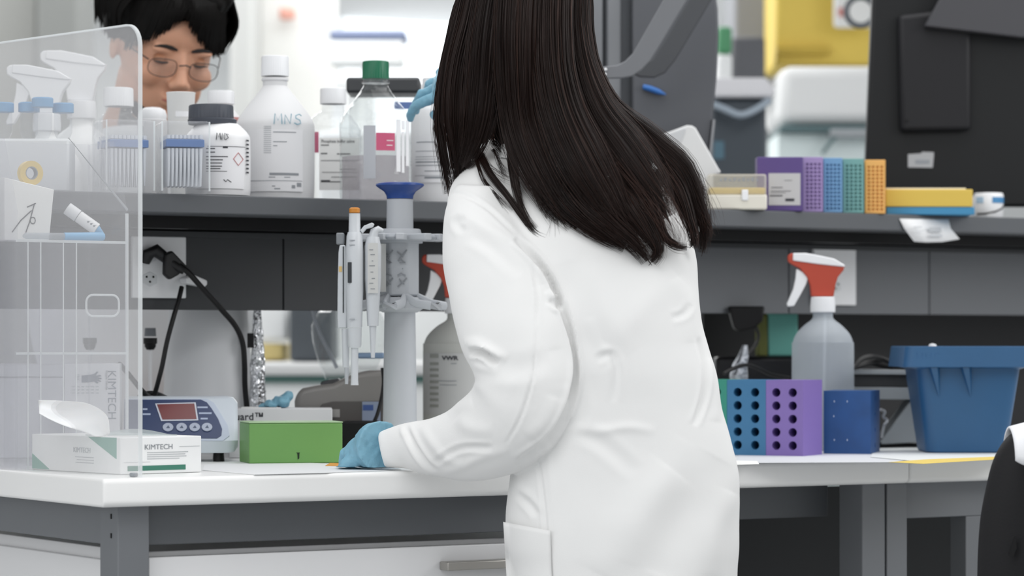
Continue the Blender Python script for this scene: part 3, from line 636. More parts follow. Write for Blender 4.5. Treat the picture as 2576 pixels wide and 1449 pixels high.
# white canister and foil bottle behind the cords
D=Dy(524,0.85); g=D/F; t=thing('canister','large plain white canister under the shelf behind the black power cord','canister',loc(524,0.85,ZB),-TH)
MB().lathe([(110*g,0),(114*g,0.004),(113*g,zz(985,D)-ZB),(112*g,zz(983,D)-ZB),(100*g,zz(800,D)-ZB),(97*g,zz(730,D)-ZB),(92*g,zz(728,D)-ZB)],seg=56).build('body',mat('canister_white','#dcdee1',0.45),t)
D=Dy(644,0.76); g=D/F; t=thing('foil_wrapped_bottle','bottle wrapped in crumpled aluminium foil beside the white canister','bottle',loc(648,0.76,ZB),-TH)
b=MB(); rings=[]; zt=zz(780,D)-ZB
for i in range(40):
    u=i/39; r=(18 if u<0.62 else 18-9*(u-0.62)/0.38)*g*1.0
    rings.append([((r+0.0025*noise.noise(Vector((math.cos(a)*3,math.sin(a)*3,u*16))))*math.cos(a)*(1.15 if u<.45 else 1),(r+0.0028*noise.noise(Vector((math.cos(a)*3+5,math.sin(a)*3,u*16))))*math.sin(a),u*zt) for a in [2*math.pi*j/36 for j in range(36)]])
b.loft(rings).build('foil_wrap',mat('aluminium_foil','#d5d7da',0.18,metal=1.0,bump=0.6,bscale=90),t,ang=20)
MB().box(-24*g,-8*g,-25*g,-19*g,zz(875,D)-ZB,zz(838,D)-ZB).build('black_band',BLACK,t)
# ------------------------------------------------------------------ navy fronted device
D=4.87; g=D/F; X0=340
t=thing('dry_block_heater','pale blue-white heater unit with navy control panel and red display','lab device',tuple(W(X0,HY,D).xy)+(ZB,),-TH+R(6))
BLW=mat('pale_blue_white','#d3dbe3',0.35); wd=(598-X0+40)*g; hgt=zz(1006,D)-ZB+0.004
lowz=zz(1108,D)-ZB; f0=0.014
xl_=-(X0-310)*g
def ringx(x,ins): # side profile ring at x, shrunk a little at the ends
    k=ins; return [(x,0.004+k,f0+k),(x,-0.004+k*0.7,f0+0.02),(x,-0.003+k,lowz),(x,0.052,hgt-0.004-k),(x,0.065,hgt-k),(x,0.12-k,hgt-k),(x,0.125-k,f0+k)]
xr=(598-X0)*g
b=MB().loft([ringx(xl_,0.006),ringx(xl_+0.006,0),ringx(xr-0.016,0),ringx(xr-0.006,0.002),ringx(xr,0.009)])
b.build('housing',BLW,t,bevel=0.004,bseg=3,ang=50)
sl0=Vector((0,-0.003,lowz)); sl1=Vector((0,0.052,hgt-0.004)); sv=(sl1-sl0); sn=Vector((0,-sv.z,sv.y)).normalized()
def onsl(u,v,h=0.0): q=sl0+sv*v+sn*h; return (u,q.y,q.z)    # u metres across, v 0..1 up the slope
def slab(poly,h0,h1): b=MB(); n=len(poly); return b.add([onsl(u,v,h0) for u,v in poly]+[onsl(u,v,h1) for u,v in poly],[tuple(range(n)),tuple(range(2*n-1,n-1,-1))]+[(i,(i+1)%n,(i+1)%n+n,i+n) for i in range(n)])
fu=lambda px:(px-X0)*g
# picture row to slope fraction
fv=lambda py:(1108-py)/(1108-1010)
NV=mat('navy_panel','#22355e',0.35)
pan=[(fu(312),0.05),(fu(545),0.03),(fu(556),0.10),(fu(558),0.25),(fu(548),0.5),(fu(532),0.75),(fu(520),0.90),(fu(505),0.97),(fu(312),0.97)]
slab([(fu(312),0.0),(fu(560),-0.02),(fu(576),0.10),(fu(572),0.35),(fu(556),0.62),(fu(538),0.9),(fu(520),1.0),(fu(312),1.0)],0.0002,0.0012).build('panel_surround',mat('surround_grey','#b8c2d2',0.4),t)
slab(pan,0.0012,0.0022).build('control_panel',NV,t)
dsp=[(fu(408),fv(1062)),(fu(494),fv(1061)),(fu(488),fv(1024)),(fu(394),fv(1026))]
cxm=sum(p_[0] for p_ in dsp)/4; cym=sum(p_[1] for p_ in dsp)/4
slab([(cxm+(a-cxm)*1.09,cym+(c-cym)*1.16) for a,c in dsp],0.0022,0.0034).build('display_frame',mat('frame_silver','#c9ced8',0.4),t)
slab(dsp,0.0034,0.0040).build('display',mat('red_display','#5e1a1c',0.2,emit='#7a1512',estr=0.12),t)
for px in (422,456,489,520):
    b=slab([(fu(px)+0.0085*math.cos(a),fv(1080)+0.0085*math.sin(a)/sv.length) for a in [2*math.pi*k/20 for k in range(20)]],0.0022,0.0042)
    bt=b.build('button',mat('button_grey','#a9b1c2',0.4),t,bevel=0.0006)
    slab([(fu(px)-0.003,fv(1080)-0.03),(fu(px)+0.003,fv(1080)-0.03),(fu(px)+0.0005,fv(1080)+0.04)],0.0042,0.0045).build('symbol',NAVY,bt)
b=MB()
for (a,c,v) in ((496,522,1032),(500,532,1046),(504,522,1059),(358,370,1036),(358,378,1048)):
    q=slab([(fu(a),fv(v)-0.02),(fu(c),fv(v)-0.02),(fu(c),fv(v)+0.02),(fu(a),fv(v)+0.02)],0.0022,0.0025); b.add(q.v,q.f)
b.build('print',mat('pale_blue_print','#aab6cc',0.5),t)
for (x,y) in ((xl_+0.02,0.02),(xr-0.03,0.02),(xl_+0.02,0.10),(xr-0.03,0.10)): MB().lathe([(0.009,0),(0.008,f0+0.001)],x,y,16).build('foot',BLACK,t)
# ------------------------------------------------------------------ green box, glove dispenser carton
D=4.80; p_,rz_,L,M=boxat(627,D,590,862,15)
H=zz(1062,D)-ZB
t=thing('green_box','green plastic tube box with a small notch on its front','box',(p_.x,p_.y,ZB),rz_)
GB=mat('green_plastic','#6b9b55',0.45,var=0.03,vscale=12)
wl=0.0035; b=MB(); Mb=0.088
b.add([],[])
for (x0,x1,y0,y1) in ((0,L,0,wl),(0,L,Mb-wl,Mb),(0,wl,wl,Mb-wl),(L-wl,L,wl,Mb-wl)): b.box(x0,x1,y0,y1,0.0004,H)
MB().box(0,L,0,Mb,0.0004,H-0.002).build('body',GB,t,bevel=0.002,bseg=3)
MB().box(-0.0004,L+0.0004,-0.0004,Mb+0.0004,H-0.0018,H).build('lid_rim',mat('green_rim','#a3c096',0.5),t,bevel=0.0006)
nx_=(752-627)*g*0.985; b=MB().prism([(nx_-0.003,0.017),(nx_+0.003,0.017),(nx_+0.002,0.0155),(nx_+0.0018,0.008),(nx_-0.0006,0.006),(nx_-0.0012,0.0155)],-0.0006,0.0002); b.build('notch',mat('notch_dark','#10240f',0.7),t)
D=5.04; p_,rz_,L,M=boxat(575,D,560,836,4); H=zz(1028,D)-ZB
t=thing('glove_carton','white glove carton behind the green box with grey lettering along its top','box',(p_.x,p_.y,ZB),rz_)
MB().box(0,L,0,0.10,0.0004,H).build('carton',mat('carton_white','#dcdcde',0.6),t,bevel=0.0015)
text(t,'guard™',0.0165,(0.003,-0.0005,H-0.0185),'front',INK,sx=1.02,bold=0.0002)
bx('opening_edge',0.02,0.085,0.02,0.08,H,H+0.0015,PAPER,t,0)
GP=Vector((p_.x,p_.y,0)); GRZ=rz_; GH=H
t=thing('crumpled_glove','crumpled blue nitrile glove lying on the white glove carton','glove',tuple(W(702,HY,5.09).xy)+(ZB+GH+0.0003,),-TH)
g=5.09/F
def gl(V,N):
    o=V.copy()
    for i in range(len(V)):
        v=Vector(V[i]*60); o[i]+=N[i]*(0.004*noise.noise(v)+0.002*noise.noise(v*2.3))
    o[:,2]=np.maximum(o[:,2],0.0); return o
b=MB()
b.sphere((8*g,0,15*g),24*g,0.02,15*g); b.sphere((20*g,0.004,26*g),16*g,0.014,13*g); b.sphere((-14*g,-0.004,9*g),20*g,0.016,9*g); b.tube([(-52*g,-0.005,3*g),(-30*g,-0.004,7*g),(0,0,14*g)],[3*g,7*g,14*g],12); b.tube([(25*g,0,30*g),(33*g,0.004,36*g)],[9*g,5*g],12)
blob('glove',b,0.0016,2,NITR,t,gl)
# ------------------------------------------------------------------ dome, small lidded box, grey centrifuge
D=Dy(878,0.86); g=D/F; t=thing('clear_dome','clear rounded plastic dome cover under the shelf behind the pipettes','dome',loc(878,0.86,ZB),-TH)
zt=zz(775,D)-ZB; z1=zz(925,D)-ZB
rows=[(50*g,0.0)]+[(48*g,0.05),(50*g,z1-0.02)]+[(g*(60+35*math.sin(math.pi/2*i/8)), z1-0.02+ (zt-z1+0.02)*i/8*0.75) for i in range(9)]+[(g*80,zt-0.008),(g*60,zt),(0.001,zt+0.002)]
MB().lathe(rows,seg=48).build('shell',GLASSM,t)
q=[((px-878)*g,-0.05,zz(py,D)-ZB) for px,py in ((790,776),(797,805),(812,845),(832,885),(852,925))]
MB().tube([Vector(v) for v in catmull(q,5)],9*g,12,flat=0.5).build('rim',clear('thick_rim','#e8ebee',0.75,'#ccd0d6',0.4,0.2),t)
D=Dy(930,0.84); g=D/F
# grey mini centrifuge: profile in the picture plane, extruded in depth
D=5.17; g=D/F; t=thing('mini_centrifuge','grey-brown rounded benchtop centrifuge behind the green box','centrifuge',tuple(W(850,HY,D).xy)+(ZB,),-TH)
def sh2(pts): return [((px-850)*g,max(zz(py,D)-ZB,0.0)) for px,py in pts]
z_=sh2([(0,1200)])
pf=[(744,1146),(742,1040),(741,1010),(746,988),(762,976),(795,969),(838,964),(866,950),(892,938),(925,932),(972,931),(985,940),(985,1146)]
MB().prism(sh2(pf),-0.01,0.12).build('housing',mat('taupe_plastic','#85827f',0.4),t,bevel=0.010,bseg=4,ang=60)
pf=[(800,1030),(812,1016),(838,1010),(985,1008),(985,1130),(800,1130)]
MB().prism(sh2(pf),-0.0125,-0.0095).build('front_panel',mat('taupe_dark','#55514f',0.4),t,bevel=0.001)
pf=[(804,972),(808,960),(824,956),(852,952),(856,966)]
MB().prism(sh2(pf),0.00,0.05).build('lid_latch',mat('dark_slate','#3a3a3e',0.4),t,bevel=0.002)
bx('label',(835-850)*g,(856-850)*g,-0.0135,-0.0126,zz(1049,D)-ZB,zz(1029,D)-ZB,mat('grey_sticker','#a3a19e'),t,0)
bx('warning_sticker',(912-850)*g,(958-850)*g,-0.0135,-0.0126,zz(1066,D)-ZB,zz(1010,D)-ZB,mat('blue_sticker','#8c98ae'),t,0)
bx('sticker_print',(914-850)*g,(940-850)*g,-0.0140,-0.0136,zz(1032,D)-ZB,zz(1018,D)-ZB,mat('blue_ink_patch','#3c5690'),t,0)
# small box on the centrifuge
t=thing('lidded_box','small clear box with blue lid resting on the grey centrifuge','box',tuple(W(934,HY,5.22).xy)+(ZB+(zz(931,5.17)-ZB)+0.0008,),-TH); g=5.22/F
MB().loft([[(x*k*g,y*k*0.03,zq) for x,y in ((-32,-1),(32,-1),(32,1),(-32,1))] for k,zq in ((0.9,0),(1.0,27*g))]).build('body',CLR2,t,bevel=0.002)
MB().box(-34*g,34*g,-0.031,0.031,27.5*g,42*g).build('lid',mat('muted_blue_lid','#7f97b4',0.4),t,bevel=0.003)
t=thing('rubber_block','matt black block on the worktop beside the gloved hand','block',tuple(W(890,HY,5.06).xy)+(ZB,),-TH)
MB().box(-30*5.06/F,62*5.06/F,0,0.06,0.0004,zz(1060,5.06)-ZB).build('block',BLACK,t,bevel=0.003)
cord('black cable hanging beside the pipette stand',[(962,925,0.53),(965,960,0.53),(960,1000,0.53),(950,1040,0.52),(938,1068,0.52)],0.0032)
# paper sheets, orange scrap
def sheet(label,pts,z,m,name='paper_sheet',cat='paper',th=0.0004):
    c=W(pts[0][0],pts[0][1],Dz(pts[0][1],z)); t=thing(name,label,cat,(c.x,c.y,z),0)
    MB().prism([tuple((W(px,py,Dz(py,z))-c).xy) for px,py in pts],0,th,'z').build('sheet',m,t,smooth=False); return t
sheet('thin white paper sheet lying in front of the green box',[(509,1183),(640,1194.5),(820,1190),(1010,1182),(960,1170),(590,1160),(515,1170)],ZB+0.0003,mat('bright_paper','#e3e4e6',0.6))
sheet('small orange paper scrap at the right foot of the green box',[(818,1172),(862,1173),(868,1166),(830,1165)],ZB+0.0009,mat('orange_paper','#dc9a4c',0.6),'paper_scrap')
# ------------------------------------------------------------------ pipette stand
PG=mat('pipette_grey','#b9bdc2',0.4); PW=mat('pipette_white','#ccd0d4',0.35); PD=mat('pipette_mid_grey','#9da2a8',0.45)  # last one: darker grey for hook pads and print
yS=0.385; D=Dy(1006,yS); g=D/F
ts=thing('pipette_stand','pale grey pipette carousel stand with dark blue knob on top','pipette stand',loc(1006,yS,ZB),-TH)
zq=lambda py,DD=None: zz(py,DD or D)-ZB
rp=[(44,1146),(44,1060),(41,780),(37,778)]
MB().lathe([(75*g,0.0),(78*g,0.006),(70*g,0.012),(50*g,0.016)],seg=48).build('base',PG,ts)
MB().lathe([(43.5*g,0.0165),(43*g,zq(1060)),(39*g,zq(782))],seg=48).build('column',PG,ts)
MB().lathe([(34*g,zq(576)),(33*g,zq(503)),(30*g,zq(500))],seg=40).build('upper_tube',PG,ts)
kb=[(33,500),(34,492),(40,482),(55,472),(61,467),(60,463),(50,460),(20,459),(0.5,459)]
MB().lathe([(r*g,zq(py)) for r,py in kb],seg=48).build('knob',mat('royal_blue_knob','#1f4389',0.35),ts)
b=MB(); n=7
pr=[(50*g*(1 if i%2 else 0.93)*math.cos(2*math.pi*i/14+0.2),50*g*(1 if i%2 else 0.93)*math.sin(2*math.pi*i/14+0.2)) for i in range(14)]
b.prism([(x,y) for x,y in pr],zq(745),zq(600),'z'); b.build('barrel',PG,ts,bevel=0.003)
MB().lathe([(57*g,zq(612)),(58*g,zq(604)),(52*g,zq(578)),(48*g,zq(576))],seg=40).build('crown',PG,ts)
def star(z0,z1,R0,R1,notch,name,m,ph=0.0,n=6):
    pts=[]
    for i in range(n):
        a0=2*math.pi*i/n+ph
        for (da,rr) in ((-0.5,R0),(-0.28,R1*0.98),(-0.12,R1),(-0.07,R1*notch),(0.07,R1*notch),(0.12,R1),(0.28,R1*0.98)):
            a=a0+da*2*math.pi/n; pts.append((rr*math.cos(a),rr*math.sin(a)))
    return MB().prism(pts,z0,z1,'z').build(name,m,ts,bevel=0.0015)
star(zq(606),zq(590),62*g,122*g,0.72,'upper_ring',PG,0.35)
for i in range(6):
    a=2*math.pi*i/6+0.35; b=MB(); x,y=100*g*math.cos(a),100*g*math.sin(a)
    b.sphere((x,y,zq(600)),17*g,17*g,8*g,16,10); b.build('hook_pad',PD,ts)
# lower ring: open spoked frame
b=MB()
for i in range(6):
    a=2*math.pi*i/6+0.35; pa=[Vector((r*g*math.cos(a+da),r*g*math.sin(a+da),zq(py))) for r,da,py in ((44,-0.5,748),(80,-0.28,764),(116,-0.12,770),(118,0.12,770),(80,0.28,764),(44,0.5,748))]
    b.tube(pa,0.0045,8,flat=1.6)
b.build('lower_ring',PG,ts)
MB().lathe([(44*g,zq(786)),(60*g,zq(776)),(62*g,zq(762)),(52*g,zq(748))],seg=40).build('lower_hub',PG,ts)
# handwriting on the barrel faces
for (u,sz) in ((-0.55,1),(0.15,1),):
    wf=lambda a_,v,u=u:(51.5*g*math.sin(u+a_*0.26),-51.5*g*math.cos(u+a_*0.26),zq(v))
    strokes(ts,[[wfp for wfp in st_] for st_ in [[(-1,634),(0.2,648)],[(0.9,630),(-0.8,658)],[(-0.6,650),(0.6,662),(-0.5,662)],[(0,676),(0.1,678)],[(-0.9,694),(-0.2,688),(0.6,694)],[(0.9,700),(-0.9,722)],[(-0.6,702),(0.4,716)]]],0.0011,GINK,wf)
MB().box(-60*g,-33*g,-0.034,-0.030,zq(735),zq(615)).build('name_tag',mat('pale_tag','#c9cac8',0.5),ts)
def pipette(label,px,py0,y,sc,sway=0,m=PW,capc='#c9832f',disp=True,rz=0):
    """hanging pipette; px column of the shaft, py0 top"""
    D=Dy(px,y); g=D/F*sc; l=P(px,py0,y); t=thing('pipette',label,'pipette',(l.x,l.y,l.z-450*g),-TH+rz,'pipettes on the carousel')
    z=lambda d:(450-d)*g
    MB().lathe([(12*g,z(14)),(13.5*g,z(12)),(13.5*g,z(3)),(9*g,z(0)),(0.0005,z(0))],seg=24).build('plunger_button',mat('amber_cap' if capc=='#c9832f' else 'grey_cap',capc,0.4),t)
    MB().lathe([(16*g,z(66)),(15*g,z(64)),(14*g,z(15))],seg=24).build('plunger_sleeve',m,t)
    # handle: flattened loft
    rows=[(22,66,0.9),(21,60,0.9),(22,90,1.0),(22,200,1.0),(20,250,0.95),(19,300,0.9),(18,306,0.9)]
    rows=[(17,62,.9),(20,72,1.0),(22,110,1.1),(22,210,1.1),(20,262,1.0),(19,302,0.95)]
    MB().loft([[(r*g*math.cos(a),r*g*k*1.1*math.sin(a)*(1.0),z(d)) for a in [2*math.pi*j/28 for j in range(28)]] for r,d,k in rows]).build('handle',m,t,ang=60)
    q=[(14,58),(24,46),(44,38),(50,42),(46,50),(30,54),(20,66)]
    MB().prism([(x*g,z(d)) for x,d in q],-7*g,7*g).build('finger_hook',m,t,bevel=0.0012)
    MB().lathe([(15*g,z(352)),(17*g,z(346)),(18*g,z(303))],seg=24).build('collar',m,t)
    MB().lathe([(10*g,z(447)),(9*g,z(432)),(9.5*g,z(353))],seg=20).build('shaft',m,t)
    if disp: MB().box(-16*g,-6*g,-27.5*g,-22*g,z(190),z(138)).build('volume_display',mat('display_black','#2f3338',0.25),t,bevel=0.0008)
    b=MB()
    for d in (82,94,280): b.box(-12*g,2*g,-26*g,-23*g,z(d+2),z(d))
    b.build('print',PD,t)
    return t
pipette('white pipette with amber button hanging nearest on the stand\'s left side',892,522,0.335,1.0)
def thinpip(label,px,py0,y,sc,tag_=False):
    D=Dy(px,y); g=D/F*sc; l=P(px,py0,y); t=thing('pipette',label,'pipette',(l.x,l.y,l.z-390*g),-TH,'pipettes on the carousel'); z=lambda d:(390-d)*g
    MB().box(-16*g,4*g,-12*g,12*g,z(30),z(0)).build('plunger_button',mat('smoke_grey','#84888c',0.4),t,bevel=0.002)
    MB().loft([[(x*g,y*g,z(d)) for x,y in ((-w,-14),(w,-14),(w,14),(-w,14))] for w,d in ((7,31),(10,50),(12,120),(13,215),(12,245))]).build('handle',PW,t,bevel=0.002)
    MB().box(1*g,4*g,-15.5*g,-13.8*g,z(205),z(35)).build('side_groove',mat('display_black','#2f3338'),t)
    MB().box(-9*g,-1*g,-15.5*g,-13.8*g,z(100),z(86)).build('volume_mark',mat('mark_yellow','#d8b878',0.5),t)
    MB().lathe([(8*g,z(345)),(11*g,z(246))],8*g,0,20).build('lower_handle',PW,t)
    MB().lathe([(4*g,z(388)),(6*g,z(346))],10*g,0,16).build('shaft',PG,t)
    return t
thinpip('slim white pipette with yellow volume mark hanging furthest left on the stand',862,586,0.36,0.98)
def backpip(label,px,y,top,bot):
    D=Dy(px,y); g=D/F; l=P(px,bot,y); t=thing('pipette',label,'pipette',(l.x,l.y,l.z),-TH,'pipettes on the carousel'); z=lambda py:(bot-py)*g
    MB().loft([[(r*g*math.cos(a),r*g*math.sin(a),z(py)) for a in [2*math.pi*j/20 for j in range(20)]] for r,py in ((14,bot-80),(18,742),(21,700),(21,620),(16,596))]).build('handle',PW,t)
    MB().tube([(0,0,z(600)),(4*g,0,z(582)),(14*g,0,z(576)),(26*g,0,z(580))],[13*g,11*g,8*g,4*g],12).build('finger_hook',PW,t)
    MB().lathe([(5*g,0),(9*g,z(bot-80))],0,0,16).build('shaft',PW,t)
    MB().box(-12*g,14*g,-23*g,-20*g,z(738),z(612)).build('paper_tag',mat('pale_tag','#c9cac8'),t)
    b=MB()
    for i,py in enumerate((628,640,656,668,684,700,712,726)): b.box((-8+3*(i%3))*g,(2+4*(i%2))*g,-24*g,-23*g,z(py+2),z(py))
    b.build('print',GINK,t); return t
backpip('white pipette with pen-marked tag hanging between the amber-button pipette and the column',938,0.325,590,900)
# ================================================================== spray bottles with red heads
LIQ=clear('cloudy_bottle','#e8ecf0',0.58,'#cdd3d9',0.5,0.15,tl_=0.2)
t,D,k=sprayer('red and white trigger spray bottle in front of the right wall socket',2070,0.40,ZB,1.0,WSPR,REDP,LIQ)
t,D,k=sprayer('red-headed spray bottle half hidden behind the woman\'s left sleeve',1150,0.60,ZB,1.0,WSPR,REDP,clear('grey_cloudy_bottle','#dcdedc',0.88,'#c9cac6',0.3,0.3,tl_=0.15),hw=86,topy=640)
g=D/F; f=lambda u,v,h=0.0:((86*g+0.0015+h)*math.sin((u-1150)/86),-(86*g+0.0015+h)*math.cos((u-1150)/86),zz(v,D)-ZB)
b=MB().arc(86*g+0.0005,-1.25,0.6,zz(1040,D)-ZB,zz(888,D)-ZB); b.build('label',mat('grey_label','#b9bab9',0.6),t)
pbars([(1076,1104,900,10)]+[(1076,1104,y,7) for y in range(918,1030,15)],f,t,mat('label_stripe','#93958f'),'colour_bars')
text(t,'VWR',0.0095,(-0.42,0,zz(905,D)-ZB),'wrap',INK,wrap=86*g+0.002,sx=1.3,bold=0.0003)
pbars([(1136,1150,915,2),(1104,1150,958,1.4),(1108,1150,968,1.4)],f,t,GINK)
# ================================================================== foam tube racks
def rack(label,xc,D,xl,xr,phi,py0,m,cols,rows,rad,front='left',Mo=None,Lo=None,shift=0.0,side=None,group='tube racks on the worktop'):
    p_,rz_,L,M=boxat(xc,D,xl,xr,phi); L=Lo or L; M=Mo or M; H=zz(py0,D)-ZB
    u=Vector((math.cos(rz_+math.pi/2),math.sin(rz_+math.pi/2),0))*shift
    t=thing('tube_rack',label,'tube rack',(p_.x+u.x,p_.y+u.y,ZB+0.0003),rz_-math.pi/2 if front=='left' else rz_,group)
    # local: x runs from far (-M) to near (0) edge of the holed face when front is the left face
    x0,x1=(-M,0.0) if front=='left' else (0,L); dep=L if front=='left' else M
    b=MB(); mg=0.006
    b.add([(x0,0,0),(x1,0,0),(x1,0,mg),(x0,0,mg)],[(0,1,2,3)]); b.add([(x0,0,H-mg*1.6),(x1,0,H-mg*1.6),(x1,0,H),(x0,0,H)],[(0,1,2,3)])
    b.add([(x0,0,mg),(x0+mg*.6,0,mg),(x0+mg*.6,0,H-mg*1.6),(x0,0,H-mg*1.6)],[(0,1,2,3)]); b.add([(x1-mg*.6,0,mg),(x1,0,mg),(x1,0,H-mg*1.6),(x1-mg*.6,0,H-mg*1.6)],[(0,1,2,3)])
    b.holes(x0+mg*.6,x1-mg*.6,mg,H-mg*1.6,cols,rows,rad,min(dep*0.7,0.045))
    b.add([(x0,0,0),(x1,0,0),(x1,0,H),(x0,0,H),(x0,dep,0),(x1,dep,0),(x1,dep,H),(x0,dep,H)],[(4,7,6,5),(0,4,5,1),(3,2,6,7),(0,3,7,4)]+([(1,5,6,2)] if not side else []))
    if side:
        bb_=MB(); bb_.holes(0,dep,0,H,side[0],side[1],side[2],0.02); b.add([(x1-q[1],q[0],q[2]) for q in bb_.v],bb_.f)
    bm=bmesh.new(); me=b.mesh('body'); bm.from_mesh(me); bmesh.ops.remove_doubles(bm,verts=bm.verts,dist=1e-5); bmesh.ops.recalc_face_normals(bm,faces=bm.faces); bm.to_mesh(me); bm.free()
    fin(me,'body',m,t,0)
    return t,H,M,L
PUR=mat('purple_rack','#806aae',0.5,bump=0.05,bscale=200); BLU=mat('mid_blue_rack','#38729c',0.5,bump=0.05,bscale=200); GRE=mat('green_rack','#2f8a78',0.5); DBL=mat('deep_blue_rack','#1f4c84',0.5,var=0.15,vscale=20)
t,H,Mr,Lr=rack('purple tube rack with round holes, joined beside the mid-blue one',2020,5.126,1927,2068,64,957,PUR,2,5,0.0075)
t,_,M2_,_=rack('mid-blue tube rack with round holes, left of the purple rack',2020,5.126,1927,2068,64,957,BLU,2,5,0.0075,Mo=Mr*1.06,Lo=Lr,shift=Mr+0.0004)
rack('green tube rack mostly hidden by the white coat, left of the mid-blue one',2020,5.126,1927,2068,64,957,GRE,2,5,0.0075,Mo=Mr,Lo=Lr,shift=Mr+M2_+0.0008)
t,H,_,_=rack('deep blue tube rack with small side holes, standing right of the purple rack',2190,5.222,2072,2213,75,984,DBL,1,1,0.0001,side=(1,4,0.0045))
b=MB()
for x,z in ((-0.062,0.087),(-0.04,0.087),(-0.063,0.062),(-0.062,0.022),(-0.04,0.022)): b.box(x,x+0.0012,-0.0004,0,z,z+0.003)
b.build('pin_mark',mat('pin_white','#c8d4e4'),t)
# ------------------------------------------------------------------ grey folding platform behind
D=5.52; g=D/F; t=thing('folding_stand','light grey metal stand with slanted leg and dark slot, left of the blue tub','stand',tuple(W(2240,HY,D).xy)+(ZB,),-TH)
LG=mat('stand_grey','#8c9195',0.45); q2=lambda pts:[((px-2240)*g,max(zz(py,D)-ZB,0.0)) for px,py in pts]
MB().prism(q2([(2130,929),(2400,932),(2400,943),(2130,941)]),-0.01,0.12).build('top_plate',LG,t,bevel=0.001)
MB().prism(q2([(2130,943.5),(2400,945),(2400,975),(2130,972)]),0.0,0.11).build('dark_slot',mat('stand_slot','#2a2b2d',0.5),t)
MB().prism(q2([(2130,973),(2400,976),(2400,1006),(2130,1004)]),-0.004,0.11).build('apron',LG,t,bevel=0.001)
MB().prism(q2([(2292,1007),(2400,1007),(2400,1040),(2322,1112),(2220,1118),(2214,1112)]),0.0,0.10).build('slanted_leg',LG,t,bevel=0.002)
MB().prism(q2([(2140,1005),(2160,1005),(2160,1128),(2140,1128)]),0.0,0.10).build('rear_leg',LG,t,bevel=0.002)
MB().prism(q2([(2140,1119),(2400,1119),(2400,1128),(2140,1128)]),0.01,0.11).build('foot_plate',BLACK,t)
cord('silvery tangled cable end inside the grey folding stand',[(2215,1030,0.37),(2226,1036,0.37),(2222,1048,0.375),(2232,1058,0.37),(2224,1070,0.37),(2218,1100,0.38)],0.0025,mat('silver_cable','#9a9da3',0.3,metal=0.5))
cord('black cables heaped on the grey folding stand',[(2145,926,0.41),(2165,905,0.41),(2190,897,0.41),(2215,900,0.415),(2240,912,0.41),(2262,922,0.41),(2285,925,0.42),(2262,914,0.43),(2225,905,0.43),(2180,915,0.42),(2150,924,0.42)],0.0048)
cord('black cable heaped beside the spray bottle, under the first coil',[(2150,925,0.45),(2185,912,0.45),(2225,920,0.45),(2262,925,0.45)],0.0055)
# ------------------------------------------------------------------ blue tub
D=5.22; g=D/F; t=thing('blue_tub','large mid-blue plastic tub with pen lettering on its rim, right of the racks','tub',tuple(W(2440,HY,D).xy)+(ZB,),-TH)
TB=mat('tub_blue','#28567f',0.45,var=0.05,vscale=10,bump=0.03,bscale=120)
def rrect(hx,hy,r,z,cy,n=5):
    out=[]
    for sx_,sy_,a0 in ((1,1,0),(-1,1,90),(-1,-1,180),(1,-1,270)):
        for i in range(n+1): a=R(a0+90*i/n); out.append((sx_*(hx-r)+r*math.cos(a),cy+sy_*(hy-r)+r*math.sin(a),z))
    return out
zr=zz(924,D)-ZB; zt_=zz(871,D)-ZB; cy_=0.098
x_=lambda px:abs(px-2440)*g
rings=[rrect(x_(2338)-0.004,0.066,0.02,0.0004,cy_),rrect(x_(2337),0.07,0.02,0.004,cy_)]
for i in range(1,9): u=i/8; rings.append(rrect(x_(2337)+(x_(2308)-x_(2337))*u,0.07+0.022*u,0.02,0.004+(zr-0.004)*u,cy_))
rings+= [rrect(x_(2270),0.112,0.016,zr+0.0005,cy_),rrect(x_(2276),0.108,0.016,zt_-0.001,cy_),rrect(x_(2279),0.105,0.015,zt_,cy_),rrect(x_(2285),0.100,0.015,zt_,cy_),rrect(x_(2292),0.095,0.015,zr,cy_),rrect(x_(2312),0.088,0.015,zr-0.004,cy_),rrect(x_(2340),0.066,0.015,0.008,cy_)]
MB().loft(rings).build('body',TB,t,ang=30)
for px in (2352,2432,):
    a=px-2440; MB().add([((a-16)*g,cy_-0.0925,zr),((a+14)*g,cy_-0.0925,zr),((a+16)*g,cy_-0.081,zr-0.058),((a-12)*g,cy_-0.108,zr),((a+4)*g,cy_-0.108,zr)],[(0,2,1),(0,3,2),(3,4,2),(4,1,2),(0,1,4,3)]).build('rim_rib',TB,t)
strokes(t,[[(x*0.0200-0.0925,z*0.0205) for x,z in p] for p in MNS],0.0008,mat('blue_black_pen','#1f4f7c',0.6),lambda u,v:(u,cy_-0.1115+0.0035*(v/0.036+0.25),zt_-0.031+v))
vial=thing('tube_cap','small white tube cap sticking up over the blue tub rim','cap',tuple(W(2346,HY,5.36).xy)+(ZB+0.007,),-TH)
MB().lathe([(0.006,0.0014),(0.0075,0.02),(0.0075,zz(872,5.36)-ZB-0.007),(0.006,zz(866,5.36)-ZB-0.007),(0.001,zz(864,5.36)-ZB-0.007)],seg=20).build('cap',PLW,vial)
